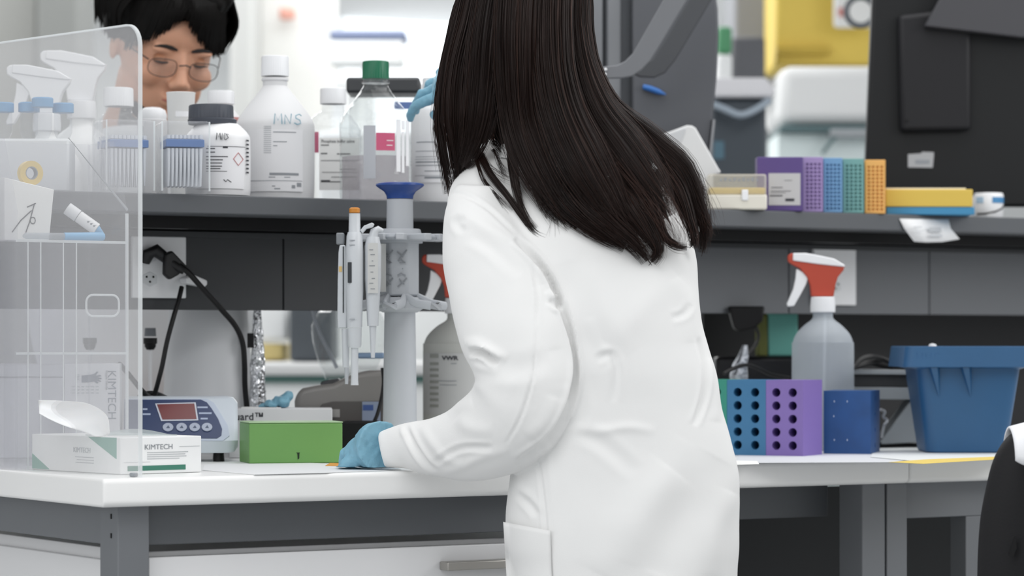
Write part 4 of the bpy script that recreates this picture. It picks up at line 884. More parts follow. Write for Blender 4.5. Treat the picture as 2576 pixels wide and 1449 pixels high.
# ------------------------------------------------------------------ sheets on the right
sheet('white paper sheet under the tube racks on the right worktop',[(1850,1165),(2240,1163),(2420,1140),(2420,1135),(1860,1142)],ZB+0.0,mat('grey_paper','#d6d8dc',0.6),th=0.00028)
sheet('curled white paper edge between the coat and the racks',[(1800,1171),(1910,1168),(1905,1160),(1800,1158)],ZB+0.0012,PAPER)
sheet('yellow sheet lying under the blue tub near the worktop edge',[(2236,1163),(2322,1167),(2560,1153),(2560,1147),(2330,1156)],ZB+0.0015,mat('yellow_sheet','#e3c867',0.6),'yellow_sheet')
sheet('pale notebook under the yellow sheet and the blue tub',[(2190,1150),(2300,1160),(2560,1148),(2560,1120),(2200,1128)],ZB+0.0008,mat('notebook_pale','#dfe2e2',0.6),'notebook','notebook')
# ------------------------------------------------------------------ paper tag on the shelf lip
D=Dy(2325,0.4985); g=D/F; t=thing('paper_tag','creased white paper tag taped under the tape tub on the shelf edge','tag',P(2325,580,0.4985),0)
rel=lambda px,py,dy=0: (P(px,py,0.4985)-P(2325,580,0.4985))+Vector((0,-dy,0))
rows=[[(2262,550),(2300,551),(2350,552),(2386,552)],[(2272,575),(2310,577),(2352,577),(2386,575)],[(2287,608),(2320,610),(2360,609),(2396,602)]]; dys=[[0.0006]*4,[0.003,0.001,0.002,0.006],[0.014,0.010,0.012,0.020]]
MB().add([tuple(rel(*rows[j][i],dys[j][i])) for j in range(3) for i in range(4)],[(j*4+i,j*4+i+1,(j+1)*4+i+1,(j+1)*4+i) for j in range(2) for i in range(3)]).build('paper',mat('tag_paper','#e2e3e4',0.6),t,solid=0.0005,recalc=False)
b=MB()
for (a,c,y,h) in ((2290,2312,570,3),(2290,2316,580,2),(2330,2360,572,12),(2328,2358,590,6)): 
    p0=rel(a,y,0.0065+0.00028*(y-565)); p1=rel(c,y,0.0065+0.00028*(y-565)); b.add([tuple(p0),tuple(p1),tuple(p1+Vector((0,-.0012,-h*g))),tuple(p0+Vector((0,-.0012,-h*g)))],[(0,1,2,3)])
b.build('print',mat('faint_print','#b4b7ba'),t)
# ================================================================== things on the right of the shelf
def sbx(name,label,px0,px1,py0,y,m,dep=0.09,cat='box',rz=0,parts=None,grp=None,bev=0.0015,z0=ZS,pn='body',py1=None):
    D=Dy((px0+px1)/2,y); g=D/F; t=thing(name,label,cat,(P(px0,HY,y).x,P(px0,HY,y).y,z0+0.0),-TH+R(rz),grp)
    wd=(px1-px0)*g; H=zz(py0,D)-z0; h0=0.0004 if py1 is None else zz(py1,D)-z0
    MB().box(0,wd,0,dep,h0,H).build(pn,m,t,bevel=bev); return t,g,wd,H,D
# clear tray box with yellow contents
t,g,wd,H,D=sbx('sample_box','clear lidded box with yellow insert, right of the hair tips on the shelf',1782,1928,440,0.53,clear('clear_lid','#f4f4f2',0.35,'#e6e5e0',0.6,0.1),0.07,bev=0.004)
MB().box(-0.0006,wd+0.0006,-0.0006,0.0706,0.0006,H*0.43).build('base',mat('cream_tray','#dcd8cc',0.5),t,bevel=0.003)
MB().box(0.002,wd-0.002,0.002,0.068,H*0.435,H*0.62).build('insert',mat('yellow_insert','#dcc068',0.5),t,bevel=0.002)
MB().box(wd*0.57,wd*0.68,-0.0035,-0.0007,H*0.26,H*0.56).build('latch',PLW,t,bevel=0.002)
b=MB()
for i in range(9): b.box(0.02+i*0.008,0.024+i*0.008,-0.0006,0.0,H*0.80,H*(0.86+0.04*(i%2)))
b.build('print',GINK,t)
PURD=mat('dark_purple_carton','#54417c',0.5)
t,g,wd,H,D=sbx('purple_carton','dark purple carton with printed grey-white label on the shelf',1905,2020,397,0.535,PURD,0.05)
MB().box(0.020,wd-0.005,-0.0008,0.0,0.011,H*0.70).build('label',mat('label_greywhite','#b9b8b9',0.6),t)
b=MB()
for (u0,u1,z,h) in ((0.025,0.045,0.042,0.0012),(0.024,0.06,0.036,0.0008),(0.024,0.05,0.033,0.0006),(0.022,0.045,0.027,0.002),(0.05,0.066,0.018,0.005),(0.048,0.062,0.055,0.0006)): b.box(u0,min(u1,wd-0.01),-0.0012,-0.0008,z,z+h)
b.build('print',INK,t)
# four perforated tip racks on edge
def perf(label,px0,px1,py0,y,m,n):
    D=Dy((px0+px1)/2,y); g=D/F; o_=P(px0,HY,y); t=thing('tip_rack',label,'tip rack',(o_.x,o_.y,ZS),-TH,'tip racks standing on edge on the shelf'); wd=(px1-px0)*g-0.0006; H=zz(py0,D)-ZS
    b=MB(); e=0.003; zt=H-0.010
    b.holes(e,wd-e,0.004,zt,n,12,min(0.0026,(wd-2*e)/n*0.36),0.004,seg=8)
    for x0,x1,z0,z1 in ((0,wd,0.0004,0.004),(0,wd,zt,H),(0,e,0.004,zt),(wd-e,wd,0.004,zt)): b.add([(x0,0,z0),(x1,0,z0),(x1,0,z1),(x0,0,z1)],[(0,1,2,3)])
    b.add([(0,0,0.0004),(wd,0,0.0004),(wd,0,H),(0,0,H),(0,.09,0.0004),(wd,.09,0.0004),(wd,.09,H),(0,.09,H)],[(4,7,6,5),(0,4,5,1),(3,2,6,7),(0,3,7,4),(1,5,6,2)])
    bm=bmesh.new(); me=b.mesh('body'); bm.from_mesh(me); bmesh.ops.remove_doubles(bm,verts=bm.verts,dist=1e-5); bmesh.ops.recalc_face_normals(bm,faces=bm.faces); bm.to_mesh(me); bm.free()
    fin(me,'perforated_body',m,t,0.0008); return t
perf('lilac perforated rack on edge, next to the dark purple carton',2021,2071,396,0.52,mat('lilac_rack','#9a86b6',0.5),4)
perf('blue perforated rack on edge, second of the four coloured racks',2072,2120,398,0.52,mat('soft_blue_rack','#6a96bd',0.5),4)
perf('teal perforated rack on edge, between the blue and orange racks',2121,2174,400,0.52,mat('soft_teal_rack','#6d9d9a',0.5),4)
perf('orange perforated rack on edge, beside the flat yellow box',2176,2228,403,0.512,mat('soft_orange_rack','#e0a95e',0.5),4)
t,g,wd,H,D=sbx('flat_box','flat teal-blue box under the yellow box on the shelf',2230,2450,524,0.53,mat('teal_blue_box','#3d86b0',0.5),0.08,rz=0)
zb=ZS+H; t,g,wd2,H2,D=sbx('flat_box','flat yellow box stacked on the teal-blue box',2228,2445,480,0.53,mat('yellow_box','#d2b44f',0.5),0.08,z0=zb)
MB().box(0.001,wd2-0.012,0.004,0.078,H2+0.0002,H2+0.003).build('lid_edge',mat('cream_edge','#e2d9c0',0.5),t)
D=Dy(2487,0.56); g=D/F; t=thing('tape_tub','small white round tub with blue patch and black strap, right end of the shelf','tub',loc(2487,0.56),-TH)
MB().lathe([(34*g,0.0),(36*g,0.003),(37.5*g,zz(492,D)-ZS),(35*g,zz(486,D)-ZS),(20*g,zz(485,D)-ZS)],seg=40).build('body',PLW,t)
f=lambda an,z:((38.0*g)*math.sin(an),-(38.0*g)*math.cos(an),z)
MB().arc(37.2*g,0.1,1.35,zz(512,D)-ZS,zz(497,D)-ZS).build('blue_patch',mat('patch_blue','#3f83b5',0.5),t)
MB().arc(37.2*g,-1.1,-0.5,zz(512,D)-ZS,zz(497,D)-ZS).build('blue_patch',mat('patch_pale','#a8c2d6',0.5),t)
MB().tube([f(-1.0,0.008),f(-0.4,0.0085),(*f(0.3,0.012),),f(0.9,0.018),f(1.4,0.026)],0.0016,8).build('strap',BLACK,t)
MB().tube([(-42*g,0.0,0.0022),(-41*g,0.0,zz(494,D)-ZS)],0.0035,10).build('side_tab',PLW,t)
# white tilted dispenser behind the hair tips
D=5.62; g=D/F; t=thing('tissue_dispenser','white wedge-shaped dispenser leaning behind the hair on the shelf','dispenser',tuple(W(1740,HY,D).xy)+(ZS,),-TH)
q3=[((px-1740)*g,max(zz(py,D)-ZS,0.0004)) for px,py in ((1640,348),(1728,315),(1741,316),(1750,322),(1808,424),(1813,430),(1812,437),(1795,440),(1795,560),(1640,560))]
MB().prism(q3,0.0,0.09).build('body',mat('dispenser_white','#dcdddd',0.45),t,bevel=0.005,bseg=3)
MB().prism([((px-1740)*g,zz(py,D)-ZS) for px,py in ((1660,345),(1722,322),(1726,326),(1700,390),(1655,390))],-0.0015,0.0).build('side_face',mat('dispenser_side','#c9cbcd'),t,bevel=0.001)
# ------------------------------------------------------------------ grey rounded panel, pen, brackets on the column
D=5.75; g=D/F; t=thing('divider_screen','dark grey upright screen with rounded upper corner, right of the metal column','panel',tuple(W(1700,HY,D).xy)+(ZS,),-TH)
q3=[((px-1700)*g,max(zz(py,D)-ZS,0.0004)) for px,py in ((1590,-160),(1740,-160),(1775,-110),(1795,-50),(1806,20),(1808,90),(1803,200),(1793,300),(1782,400),(1774,600),(1590,600))]
MB().prism(q3,0.0,0.03).build('panel',mat('panel_grey','#505257',0.5),t,bevel=0.004)
q4=[((px-1700)*g,zz(py,D)-ZS) for px,py in ((1793,300),(1799,302),(1789,402),(1783,480),(1776,480),(1782,400))]
MB().prism(q4,-0.006,0.026).build('edge_strip',mat('edge_lightgrey','#8b8d90',0.5),t)
t=thing('pen','bright blue pen fixed to the dark grey upright screen','pen',W(1645,229,D-0.0065),-TH)
MB().tube([(-28*g,0,11*g),(-10*g,0,6*g),(12*g,0,-2*g),(30*g,0,-9*g)],[0.0045,0.0058,0.0052,0.0012],14).build('barrel',mat('pen_royal','#2f68ae',0.4),t)
def bracket(label,pts,D,m,d0,d1,holes=False):
    g=D/F; t=thing('shelf_bracket',label,'bracket',tuple(W(1560,180,D)),-TH,'angled brackets on the column')
    MB().prism([((px-1560)*g,(180-py)*g) for px,py in pts],d0,d1).build('bar',m,t,bevel=0.002)
    if holes:
        for (a,c) in ((1523,176),(1522,188)): MB().sphere(((a-1560)*g,d0-0.001,(180-c)*g),0.003,0.002,0.003,12,8).build('screw',mat('bright_screw','#d5d6d8',0.3,metal=0.7),t)
    return t
bracket('lighter grey angled bracket bar screwed to the metal column',[(1516,168),(1552,164),(1572,154),(1592,134),(1600,120),(1680,-20),(1700,-60),(1760,-60),(1740,-20),(1655,122),(1636,152),(1614,176),(1590,192),(1565,197),(1516,198)],5.35,mat('bracket_grey','#6c6e72',0.45),-0.006,0.006,True)
bracket('darker angled bracket bar behind the lighter one, against the upright screen',[(1596,160),(1622,158),(1640,150),(1668,110),(1745,-20),(1770,-60),(1830,-60),(1790,0),(1700,150),(1672,184),(1645,196),(1610,194),(1596,188)],5.62,mat('bracket_dark','#3f4145',0.5),-0.006,0.006)
# ------------------------------------------------------------------ black monitor seen from behind
D=5.95; g=D/F; t=thing('monitor','black computer monitor seen from behind at the right picture edge','monitor',tuple(W(2400,HY,D).xy)+(ZS,),-TH)
MK=mat('monitor_black','#0e1012',0.45,spec=0.35); MK2=mat('monitor_black_hump','#1b1b1e',0.5,spec=0.3)
q5=lambda pts,D=D:[((px-2400)*D/F,max(zz(py,D)-ZS,0.0004)) for px,py in pts]
MB().prism(q5([(2200,-150),(2680,-150),(2680,520),(2174,520),(2178,400)]),0.0,0.03).build('back_shell',MK,t,bevel=0.006,bseg=3)
MB().prism(q5([(2256,40),(2440,20),(2440,330),(2262,334)]),-0.022,-0.0005).build('stand_hump',MK2,t,bevel=0.010,bseg=4)
MB().prism(q5([(2318,72),(2380,-40),(2680,-40),(2680,96),(2560,100)]),-0.045,-0.023).build('mount_plate',mat('mount_grey','#3c3c40',0.45),t,bevel=0.003)
MB().prism(q5([(2284,388),(2316,386),(2320,382),(2349,383),(2349,391),(2346,422),(2284,421)]),-0.0015,-0.0002).build('sticker',mat('sticker_grey','#a8a9ab',0.6),t)
MB().prism(q5([(2302,402),(2338,402),(2338,412),(2302,412)]),-0.002,-0.0016).build('sticker_print',GINK,t)
b=MB(); b.lathe([(0.003,0),(0.003,0.001)],seg=12); b.v=[((2278-2400)*g+q[0],-0.0235+q[2],zz(306,D)-ZS+q[1]) for q in b.v]; b.build('screw_hole',BLACK,t)
# ------------------------------------------------------------------ dark things under the shelf on the right
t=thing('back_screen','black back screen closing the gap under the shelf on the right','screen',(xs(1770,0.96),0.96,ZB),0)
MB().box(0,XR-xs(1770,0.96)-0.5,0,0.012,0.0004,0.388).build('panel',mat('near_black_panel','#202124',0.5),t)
D=Dy(1965,0.80); g=D/F; t=thing('reagent_box','blurred teal and olive box under the shelf, left of the spray bottle','box',tuple(P(1932,HY,.80).xy)+(ZB+0.163,),-TH)
sp=thing('dark_case','black instrument case under the shelf behind the tube racks','case',tuple(P(1800,HY,.80).xy)+(ZB,),-TH)
MB().box(0,0.245,0,0.10,0.0004,0.162).build('case',mat('case_black','#0d0d10',0.25),sp,bevel=0.006)
MB().box(0,75*g,0,0.06,0.0,zz(788,D)-ZB-0.163).build('teal_side',mat('teal_box','#6cb5aa',0.5),t,bevel=0.003)
MB().box(-26*g,-0.0005,0,0.06,0,zz(790,D)-ZB-0.163).build('olive_side',mat('olive_box','#6c7238',0.6),t,bevel=0.003)
D=Dy(1880,0.66); g=D/F; t=thing('power_adapter','black power adapter hanging from the service panel by the woman\'s right side','adapter',P(1880,HY,0.722),-TH); o=P(1880,HY,.722)
t.location=P(1880,786,0.66); 
MB().prism([((px-1880)*g,(786-py)*g) for px,py in ((1833,770),(1926,770),(1920,808),(1900,826),(1860,834),(1848,826))],0.012,0.05).build('body',BLACK,t,bevel=0.004)
q_=[P(*p_)-P(1880,786,0.66) for p_ in [(1902,822,0.68),(1908,845,0.68),(1900,870,0.68),(1880,890,0.68),(1858,905,0.68)]]; MB().tube([Matrix.Rotation(TH,3,'Z')@Vector(v) for v in catmull(q_,8)],0.0032,10).build('cord',CORD,t)
cord('black cable running behind the top of the tube racks',[(1820,940,0.45),(1850,925,0.46),(1880,918,0.47),(1910,928,0.47),(1940,942,0.47),(1985,950,0.48)],0.0034)
t=thing('foil_scrap','crumpled silver foil among the cables above the racks','foil',P(1862,950,0.55),-TH); D=Dy(1862,.55); g=D/F
t.location=P(1862,HY,0.55).xy.to_tuple()+(ZB,)
b=MB(); zt=zz(868,D)-ZB
rings=[[((r+0.004*noise.noise(Vector((math.cos(a)*2,math.sin(a)*2,z*60))))*math.cos(a)+dx,(r+0.004*noise.noise(Vector((math.cos(a)*2+4,math.sin(a)*2,z*60))))*math.sin(a),z) for a in [2*math.pi*j/24 for j in range(24)]] for r,z,dx in ((0.014,0.0005,0),(0.016,0.05,0),(0.015,0.10,0),(0.017,0.13,-0.002),(0.013,0.15,0),(0.009,0.165,0.006),(0.004,zt,0.008))]
b.loft(rings).build('foil',mat('dull_foil','#b4b8bf',0.3,metal=0.9,bump=0.5,bscale=80),t,ang=20)
# ------------------------------------------------------------------ chair back at the bottom right, with a white coat over it
D=4.30; g=D/F; cx0=2640
t=thing('desk_chair','black rounded chair back at the lower right picture edge','chair',tuple(W(cx0,HY,D).xy)+(0,),-TH)
CHB=mat('chair_black','#101013',0.6,bump=0.05,bscale=300,spec=0.3)
rows=[(1072,4,30),(1076,50,14),(1085,80,8),(1110,110,5),(1160,137,2),(1230,155,0),(1320,170,0),(1449,176,0),(1560,172,2),(1680,150,8),(1760,110,16)]
rings=[]
rr=catmull([(a,c,d) for a,c,d in rows],4)
for py,hw,dp in rr:
    z=zz(py,D); rings.append([((hw*g)*math.copysign(abs(math.cos(a))**0.8,math.cos(a)),0.028*math.copysign(abs(math.sin(a))**0.8,math.sin(a))*min(1,hw/60)+dp*0.0004+0.02*(math.cos(a))**2*hw/170,z) for a in [2*math.pi*j/40 for j in range(40)]])
MB().loft(rings).build('backrest',CHB,t,ang=80)
MB().tube([(0,0.03,zz(1650,D)),(0,0.05,0.55),(0,-0.02,0.44),(0,-0.10,0.43)],0.018,12).build('back_support',BLACK,t)
rs=[rrect(0.22,0.21,0.08,z,-0.24) for z in (0.44,0.45,0.49)]+[rrect(0.20,0.19,0.08,0.51,-0.24)]
MB().loft(rs).build('seat',CHB,t,ang=60)
MB().lathe([(0.03,0.10),(0.03,0.30),(0.018,0.30),(0.018,0.44)],0,-0.24,20).build('gas_column',BLACK,t)
for i in range(5):
    a=2*math.pi*i/5; b=MB().tube([(0,-0.24,0.11),(0.28*math.cos(a),-0.24+0.28*math.sin(a),0.07)],[0.028,0.016],10); lg=b.build('base_leg',BLACK,t)
    b=MB(); b.lathe([(0.026,-0.022),(0.026,0.022)],seg=20); b.v=[(0.28*math.cos(a)+q[0],-0.24+0.28*math.sin(a)+q[2],0.027+q[1]) for q in b.v]; b.build('caster',BLACK,lg)
MB().prism([((2528-cx0)*g,(HY-1392)*g+EYE-0.0),((2545-cx0)*g,(HY-1345)*g+EYE),((2549-cx0)*g,(HY-1375)*g+EYE),((2540-cx0)*g,(HY-1398)*g+EYE)],-0.030,-0.0275).build('side_knob',BLACK,t)
t=thing('folded_coat','white lab coat draped over the black chair back','coat',tuple(W(cx0,HY,D).xy)+(zz(1072,D)+0.0,),-TH)
def drape(u,v):
    x=((2538-cx0)+u*200)*g; a=v*math.pi; dz=(zz(1078+26*max(0,0.45-u)*2.2,D)-zz(1072,D)); drop=0.045*(abs(v-0.5)*2)**1.5*(0.8+0.25*math.sin(u*9))
    return (x,-math.cos(a)*0.056, 0.006+dz*0.9-drop+0.008*math.sin(a))
sheetmesh(drape,24,14,'cloth',mat('coat_cloth_far','#e4e5e8',0.8),t,0.003)
# ================================================================== far side of the laboratory
def far(name,label,cat,px0,px1,py0,py1,D,dep,m,rz=0,grp=None,bev=0.01,z0=None,pn='body'):
    g=D/F; z1=zz(py0,D); zl=zz(py1,D) if z0 is None else z0
    t=thing(name,label,cat,tuple(W(px0,HY,D).xy)+(zl,),-TH+R(rz),grp)
    MB().box(0,(px1-px0)*g,0,dep,0.0005,z1-zl).build(pn,m,t,bevel=bev); return t,g
FW=mat('far_white','#f2f4f4',0.5); FG=mat('far_grey','#8d9094',0.6); FD=mat('far_slate','#3c444c',0.5); FY=mat('far_yellow','#d8bd55',0.6)
# daylight window in the back wall
WIN=mat('daylight_pane','#ffffff',0.5,emit='#f4fbff',estr=1.25)
wx0,wx1=xs(835,11.96),xs(1470,11.96)
wo=struct(MB().box(wx0,wx1,11.95,11.99,1.15,3.0).build('window_1',mat('far_white','#f2f4f4'),None))
MB().box(wx0+0.06,wx1-0.06,11.93,11.949,1.22,2.98).build('pane',WIN,wo)
b=MB().box(wx0+1.0,wx0+1.06,11.90,11.929,1.2,2.98).build('window_bar',FW,wo)
wx0,wx1=xs(1800,11.96),xs(2300,11.96)
wo=struct(MB().box(wx0,wx1,11.95,11.99,1.0,2.2).build('window_2',mat('far_white','#f2f4f4'),None))
MB().box(wx0+0.06,wx1-0.06,11.93,11.949,1.06,2.14).build('pane',WIN,wo)
# left: pillars and a door
far('wall_pillar','grey plastered pillar at the top left corner, furthest left','pillar',-60,92,-200,900,10.5,0.4,mat('pillar_grey','#8e8f8c',0.8),z0=0.0)
far('wall_pillar','darker grey pillar behind the spray bottles, left of the man','pillar',92,196,-200,900,10.2,0.4,mat('pillar_dark','#727472',0.8),z0=0.0)
far('wall_pillar','pale grey pillar just right of the man\'s head','pillar',578,634,-200,900,9.5,0.4,mat('pillar_pale','#b9bab8',0.8),z0=0.0)
far('partition','broad off-white partition between the pale pillar and the bright window','partition',634,846,-200,880,9.9,0.1,mat('partition_white','#e6e6e3',0.8),z0=0.0)
far('wall_sign','small pinkish sign on the off-white partition','sign',702,742,18,50,9.85,0.02,mat('pink_sign','#e0a596',0.7))
t,g=far('light_box','wide blue-edged white light box in front of the window','light box',828,1015,101,160,9.3,0.2,FW)
MB().box(80*g,110*g,0.05,0.15,-(zz(160,9.3)-0.001),0.0).build('post',FW,t)
far('shelf_edge','slate-blue shelf edge above the white light box','shelf',828,1022,74,100,9.3,0.2,mat('slate_blue_edge','#7f8aa8',0.6))
t,g=far('reagent_carton','white carton on the far shelf left of the woman','carton',835,905,196,330,8.6,0.2,FW)
far('far_cabinet','white cabinet under the white carton, seen blurred between the bottles','cabinet',800,1180,331,900,8.5,0.4,FW,z0=0.0)
# benches across the aisle, seen under the shelf
t,g=far('far_bench','white island bench across the aisle seen through the gap under the shelf','bench',560,1190,912,945,7.6,0.7,mat('far_bench_white','#dfe0e0',0.5),pn='top')
MB().box(0,630*g,0.02,0.6,-(962-945)*g,0).build('teal_edge',mat('teal_edge','#3f655f',0.5),t)
MB().box(0,630*g,0.04,0.65,-(zz(962,7.6)-0.0-0.02),-(962-945)*g-0.001).build('cabinet',FW,t)
t['label']=t['label']
far('equipment','dark slate instrument on the far bench under the shelf','instrument',728,835,770,893,7.7,0.3,mat('far_slate2','#4b5157',0.5),z0=zz(911,7.6))
far('equipment','bright white instrument on the far bench beside the foil bottle','instrument',648,722,760,862,7.9,0.3,FW,z0=zz(911,7.6)+0.055)
far('yellow_carton','pale yellow carton under the bright white instrument','carton',642,716,864,911,7.9,0.3,mat('pale_yellow','#dcc887',0.6),z0=zz(911,7.6)+0.0005)
# right: bin, column, yellow cupboard, white trolley
t,g=far('waste_bin','dark bin with white lid and pale strap behind the grey upright screen','bin',1790,1928,248,600,7.4,0.35,FD,z0=0.0)
zt=zz(248,7.4)
MB().loft([[(x,y,z) for x,y in ((-0.01-i,-0.02-i),(0.15+i,-0.02-i),(0.15+i,0.36+i),(-0.01-i,0.36+i))] for z,i in ((zt+0.001,0.0),(zt+0.02,0.0),(zt+0.05,-0.02))]).build('lid',mat('bin_lid_white','#cfcfd3',0.5),t,bevel=0.006)
MB().tube([Vector(v) for v in catmull([(0.0,-0.015,zz(262,7.4)),(0.03,-0.04,zz(278,7.4)),(0.065,-0.05,zz(293,7.4)),(0.10,-0.04,zz(280,7.4)),(0.135,-0.015,zz(255,7.4))],5)],0.012,10,flat=0.7).build('strap',mat('strap_blue','#94a0ac',0.5),t)
bx('bin_label',0.005,0.03,-0.003,-0.001,zz(400,7.4),zz(355,7.4),mat('bin_teal','#4c6b7b',0.5),t,0)
far('grey_cabinet','tall mid-grey cabinet behind the dark bin','cabinet',1846,1946,-200,900,9.35,0.4,mat('far_midgrey','#7f8186',0.6),z0=0.0)
far('equipment','dark grey instrument against the tall grey cabinet','instrument',1842,1926,92,230,8.6,0.25,mat('far_darkgrey','#57585d',0.6))
t,g=far('green_bottle','green bottle standing left of the tall grey cabinet','bottle',1806,1842,66,135,8.2,0.05,mat('far_green','#4f9468',0.5)); 
far('pedestal','white pedestal under the green bottle','pedestal',1803,1842,136,900,8.2,0.08,FW,z0=0.0)
t,g=far('cupboard','yellow cupboard with a darker base strip above the white trolley','cupboard',1952,2230,-200,165,8.8,0.4,FY)
MB().box(0.0,(2085-1952)*g,-0.03,-0.001,(165-138)*g,(165-120)*g).build('drip_edge',mat('far_darkyellow','#b79c38',0.6),t)
t,g=far('notice','pale notice with a red mark on the yellow cupboard','notice',2098,2200,-60,70,8.7,0.02,mat('far_notice','#dfe0df',0.6))
MB().box(10*g,26*g,-0.004,-0.001,(70-42)*g,(70-20)*g).build('red_mark',mat('notice_red','#c2827c',0.6),t)
t=thing('cable_ring','dark grey ring hanging in front of the yellow cupboard, beside the monitor','ring',tuple(W(2165,25,7.2)),-TH); g=7.2/F
MB().tube([(36*g*math.cos(a),0,36*g*math.sin(a)-4*g) for a in [2*math.pi*i/28 for i in range(29)]],8*g,10).build('ring',mat('ring_grey','#5c6065',0.5),t)
t,g=far('trolley','white cushioned trolley unit under the yellow cupboard','trolley',1962,2230,166,312,8.4,0.5,mat('trolley_white','#ebecec',0.6),bev=0.03)
MB().box(0,268*g,-0.01,0.4,-(330-312)*g,-0.004).build('teal_rail',mat('rail_teal','#5c7478',0.5),t,bevel=0.004)
MB().tube([(105*g,-0.012,-75*g),(128*g,-0.012,-45*g),(150*g,-0.012,-20*g)],5*g,8).build('diagonal_strut',mat('rail_teal','#5c7478'),t)
MB().box(125*g,268*g,-0.02,0.3,-(345-312)*g,-(325-312)*g).build('grey_pad',mat('pad_grey','#a5aaae',0.5),t,bevel=0.004)
MB().box(0,268*g,0.05,0.4,-(zz(312,8.4)-0.05),-(332-312)*g).build('lower_cabinet',mat('far_cyan_white','#e2eeee',0.5),t)
# ================================================================== people helpers
class CF:   # frame facing the camera, standing on the floor
    def __init__(s,px,D): s.o=W(px,HY,D); s.o.z=0; s.D=D; s.X=kx(px)*D
    def __call__(s,px,py,D): return Vector((kx(px)*D-s.X, D-s.D, zz(py,D)))
def interp(rows,n):
    return [tuple(v) for v in catmull(rows,n)]
def densify(rows,n): return np.array(interp(rows,n))
SKIN=mat('skin','#b98468',0.5,sss=0.15,bump=0.03,bscale=200); 
COAT=mat('coat_cotton','#e9e9e8',0.85,bump=0.04,bscale=500,sheen=0.1)
HAIRM=mat('dark_brown_hair','#20130f',0.42,spec=0.30,var=0.45,vscale=14,stretch=(1,1,0.12))
HAIRT=mat('brown_hair_tips','#38221a',0.42,spec=0.35,var=0.4,vscale=20,stretch=(1,1,0.2))
TROU=mat('dark_trousers','#24262b',0.8)
def vnoise(P_,s,seed=0): return np.array([noise.noise(Vector((p[0]*s+seed,p[1]*s,p[2]*s))) for p in P_])
def pix(P_,cf):
    """picture position of local points (used to lay folds where the cloth creases)"""
    X=P_[:,0]+cf.X; D=P_[:,1]+cf.D; return np.stack([HX+X/D*F, HY-(P_[:,2]-EYE)/D*F],1)
def folds(V,N,cf,fl):
    q=pix(V,cf); out=np.zeros(len(V)); face=np.clip(-(N[:,1])*1.6+0.1,0,1)
    for pts,w_,amp in fl:
        pts=np.array(catmull([tuple(p) for p in pts],6)); best=np.full(len(V),1e9); tt=np.zeros(len(V)); sd=np.zeros(len(V)); n=len(pts)-1
        lo=pts.min(0)-w_*4; hi=pts.max(0)+w_*4; idx=np.where((q[:,0]>lo[0])&(q[:,0]<hi[0])&(q[:,1]>lo[1])&(q[:,1]<hi[1]))[0]
        qq=q[idx]; bst=np.full(len(idx),1e9); bt=np.zeros(len(idx)); bs=np.zeros(len(idx))
        for i in range(n):
            a,b_=pts[i],pts[i+1]; ab=b_-a; L2=(ab**2).sum()+1e-9; u=np.clip(((qq-a)@ab)/L2,0,1); d=qq-(a+u[:,None]*ab); dd=np.sqrt((d**2).sum(1))
            m_=dd<bst; bst[m_]=dd[m_]; bt[m_]=(i+u[m_])/n; bs[m_]=np.sign((d@np.array([-ab[1],ab[0]])))[m_]
        taper=np.sin(np.pi*np.clip(bt,0.0,1.0))**0.5
        ww=w_; x=bst/ww; prof=np.exp(-x*x)
        if amp<0: prof=prof-0.45*np.exp(-((x-1.8)**2)/0.6)   # crease with soft lips
        out[idx]+=amp*prof*taper
    return out*face
# ------------------------------------------------------------------ the woman
cf=CF(1560,4.45)
wm=thing('person','person with long dark hair, seen from behind in a white lab coat at the bench','person',tuple(cf.o),-TH)
# coat: torso rows: picture y, left x, right x, centre depth, half thickness
rows=[(352,1238,1335,4.56,0.045),(372,1215,1392,4.545,0.060),(400,1182,1450,4.53,0.072),(435,1150,1510,4.515,0.082),(480,1128,1600,4.50,0.092),(520,1122,1668,4.49,0.098),(570,1125,1722,4.48,0.104),(640,1140,1750,4.47,0.108),(720,1160,1757,4.46,0.108),(800,1190,1764,4.45,0.106),(870,1225,1780,4.45,0.104),(950,1258,1802,4.45,0.104),(1030,1280,1815,4.45,0.106),(1110,1290,1838,4.45,0.110),(1200,1284,1857,4.45,0.114),(1300,1270,1861,4.45,0.118),(1380,1276,1861,4.45,0.120),(1449,1292,1858,4.45,0.122),(1600,1290,1866,4.45,0.130),(1850,1280,1880,4.45,0.138),(2000,1275,1885,4.45,0.140)]
rr=densify(rows,5); NS=64; rings=[]
for py,xl,xr_,Dc,hd in rr:
    g=Dc/F; c=cf((xl+xr_)/2,py,Dc); hw=(xr_-xl)/2*g
    # shoulders: the back plane is rounder, superellipse section
    e=0.86
    ring=[]
    for j in range(NS):
        a=2*math.pi*j/NS; ca,sa=math.cos(a),math.sin(a)
        ring.append((c.x+hw*math.copysign(abs(ca)**e,ca), c.y+hd*math.copysign(abs(sa)**e,sa), c.z))
    rings.append(ring)
cm=MB().loft(rings)
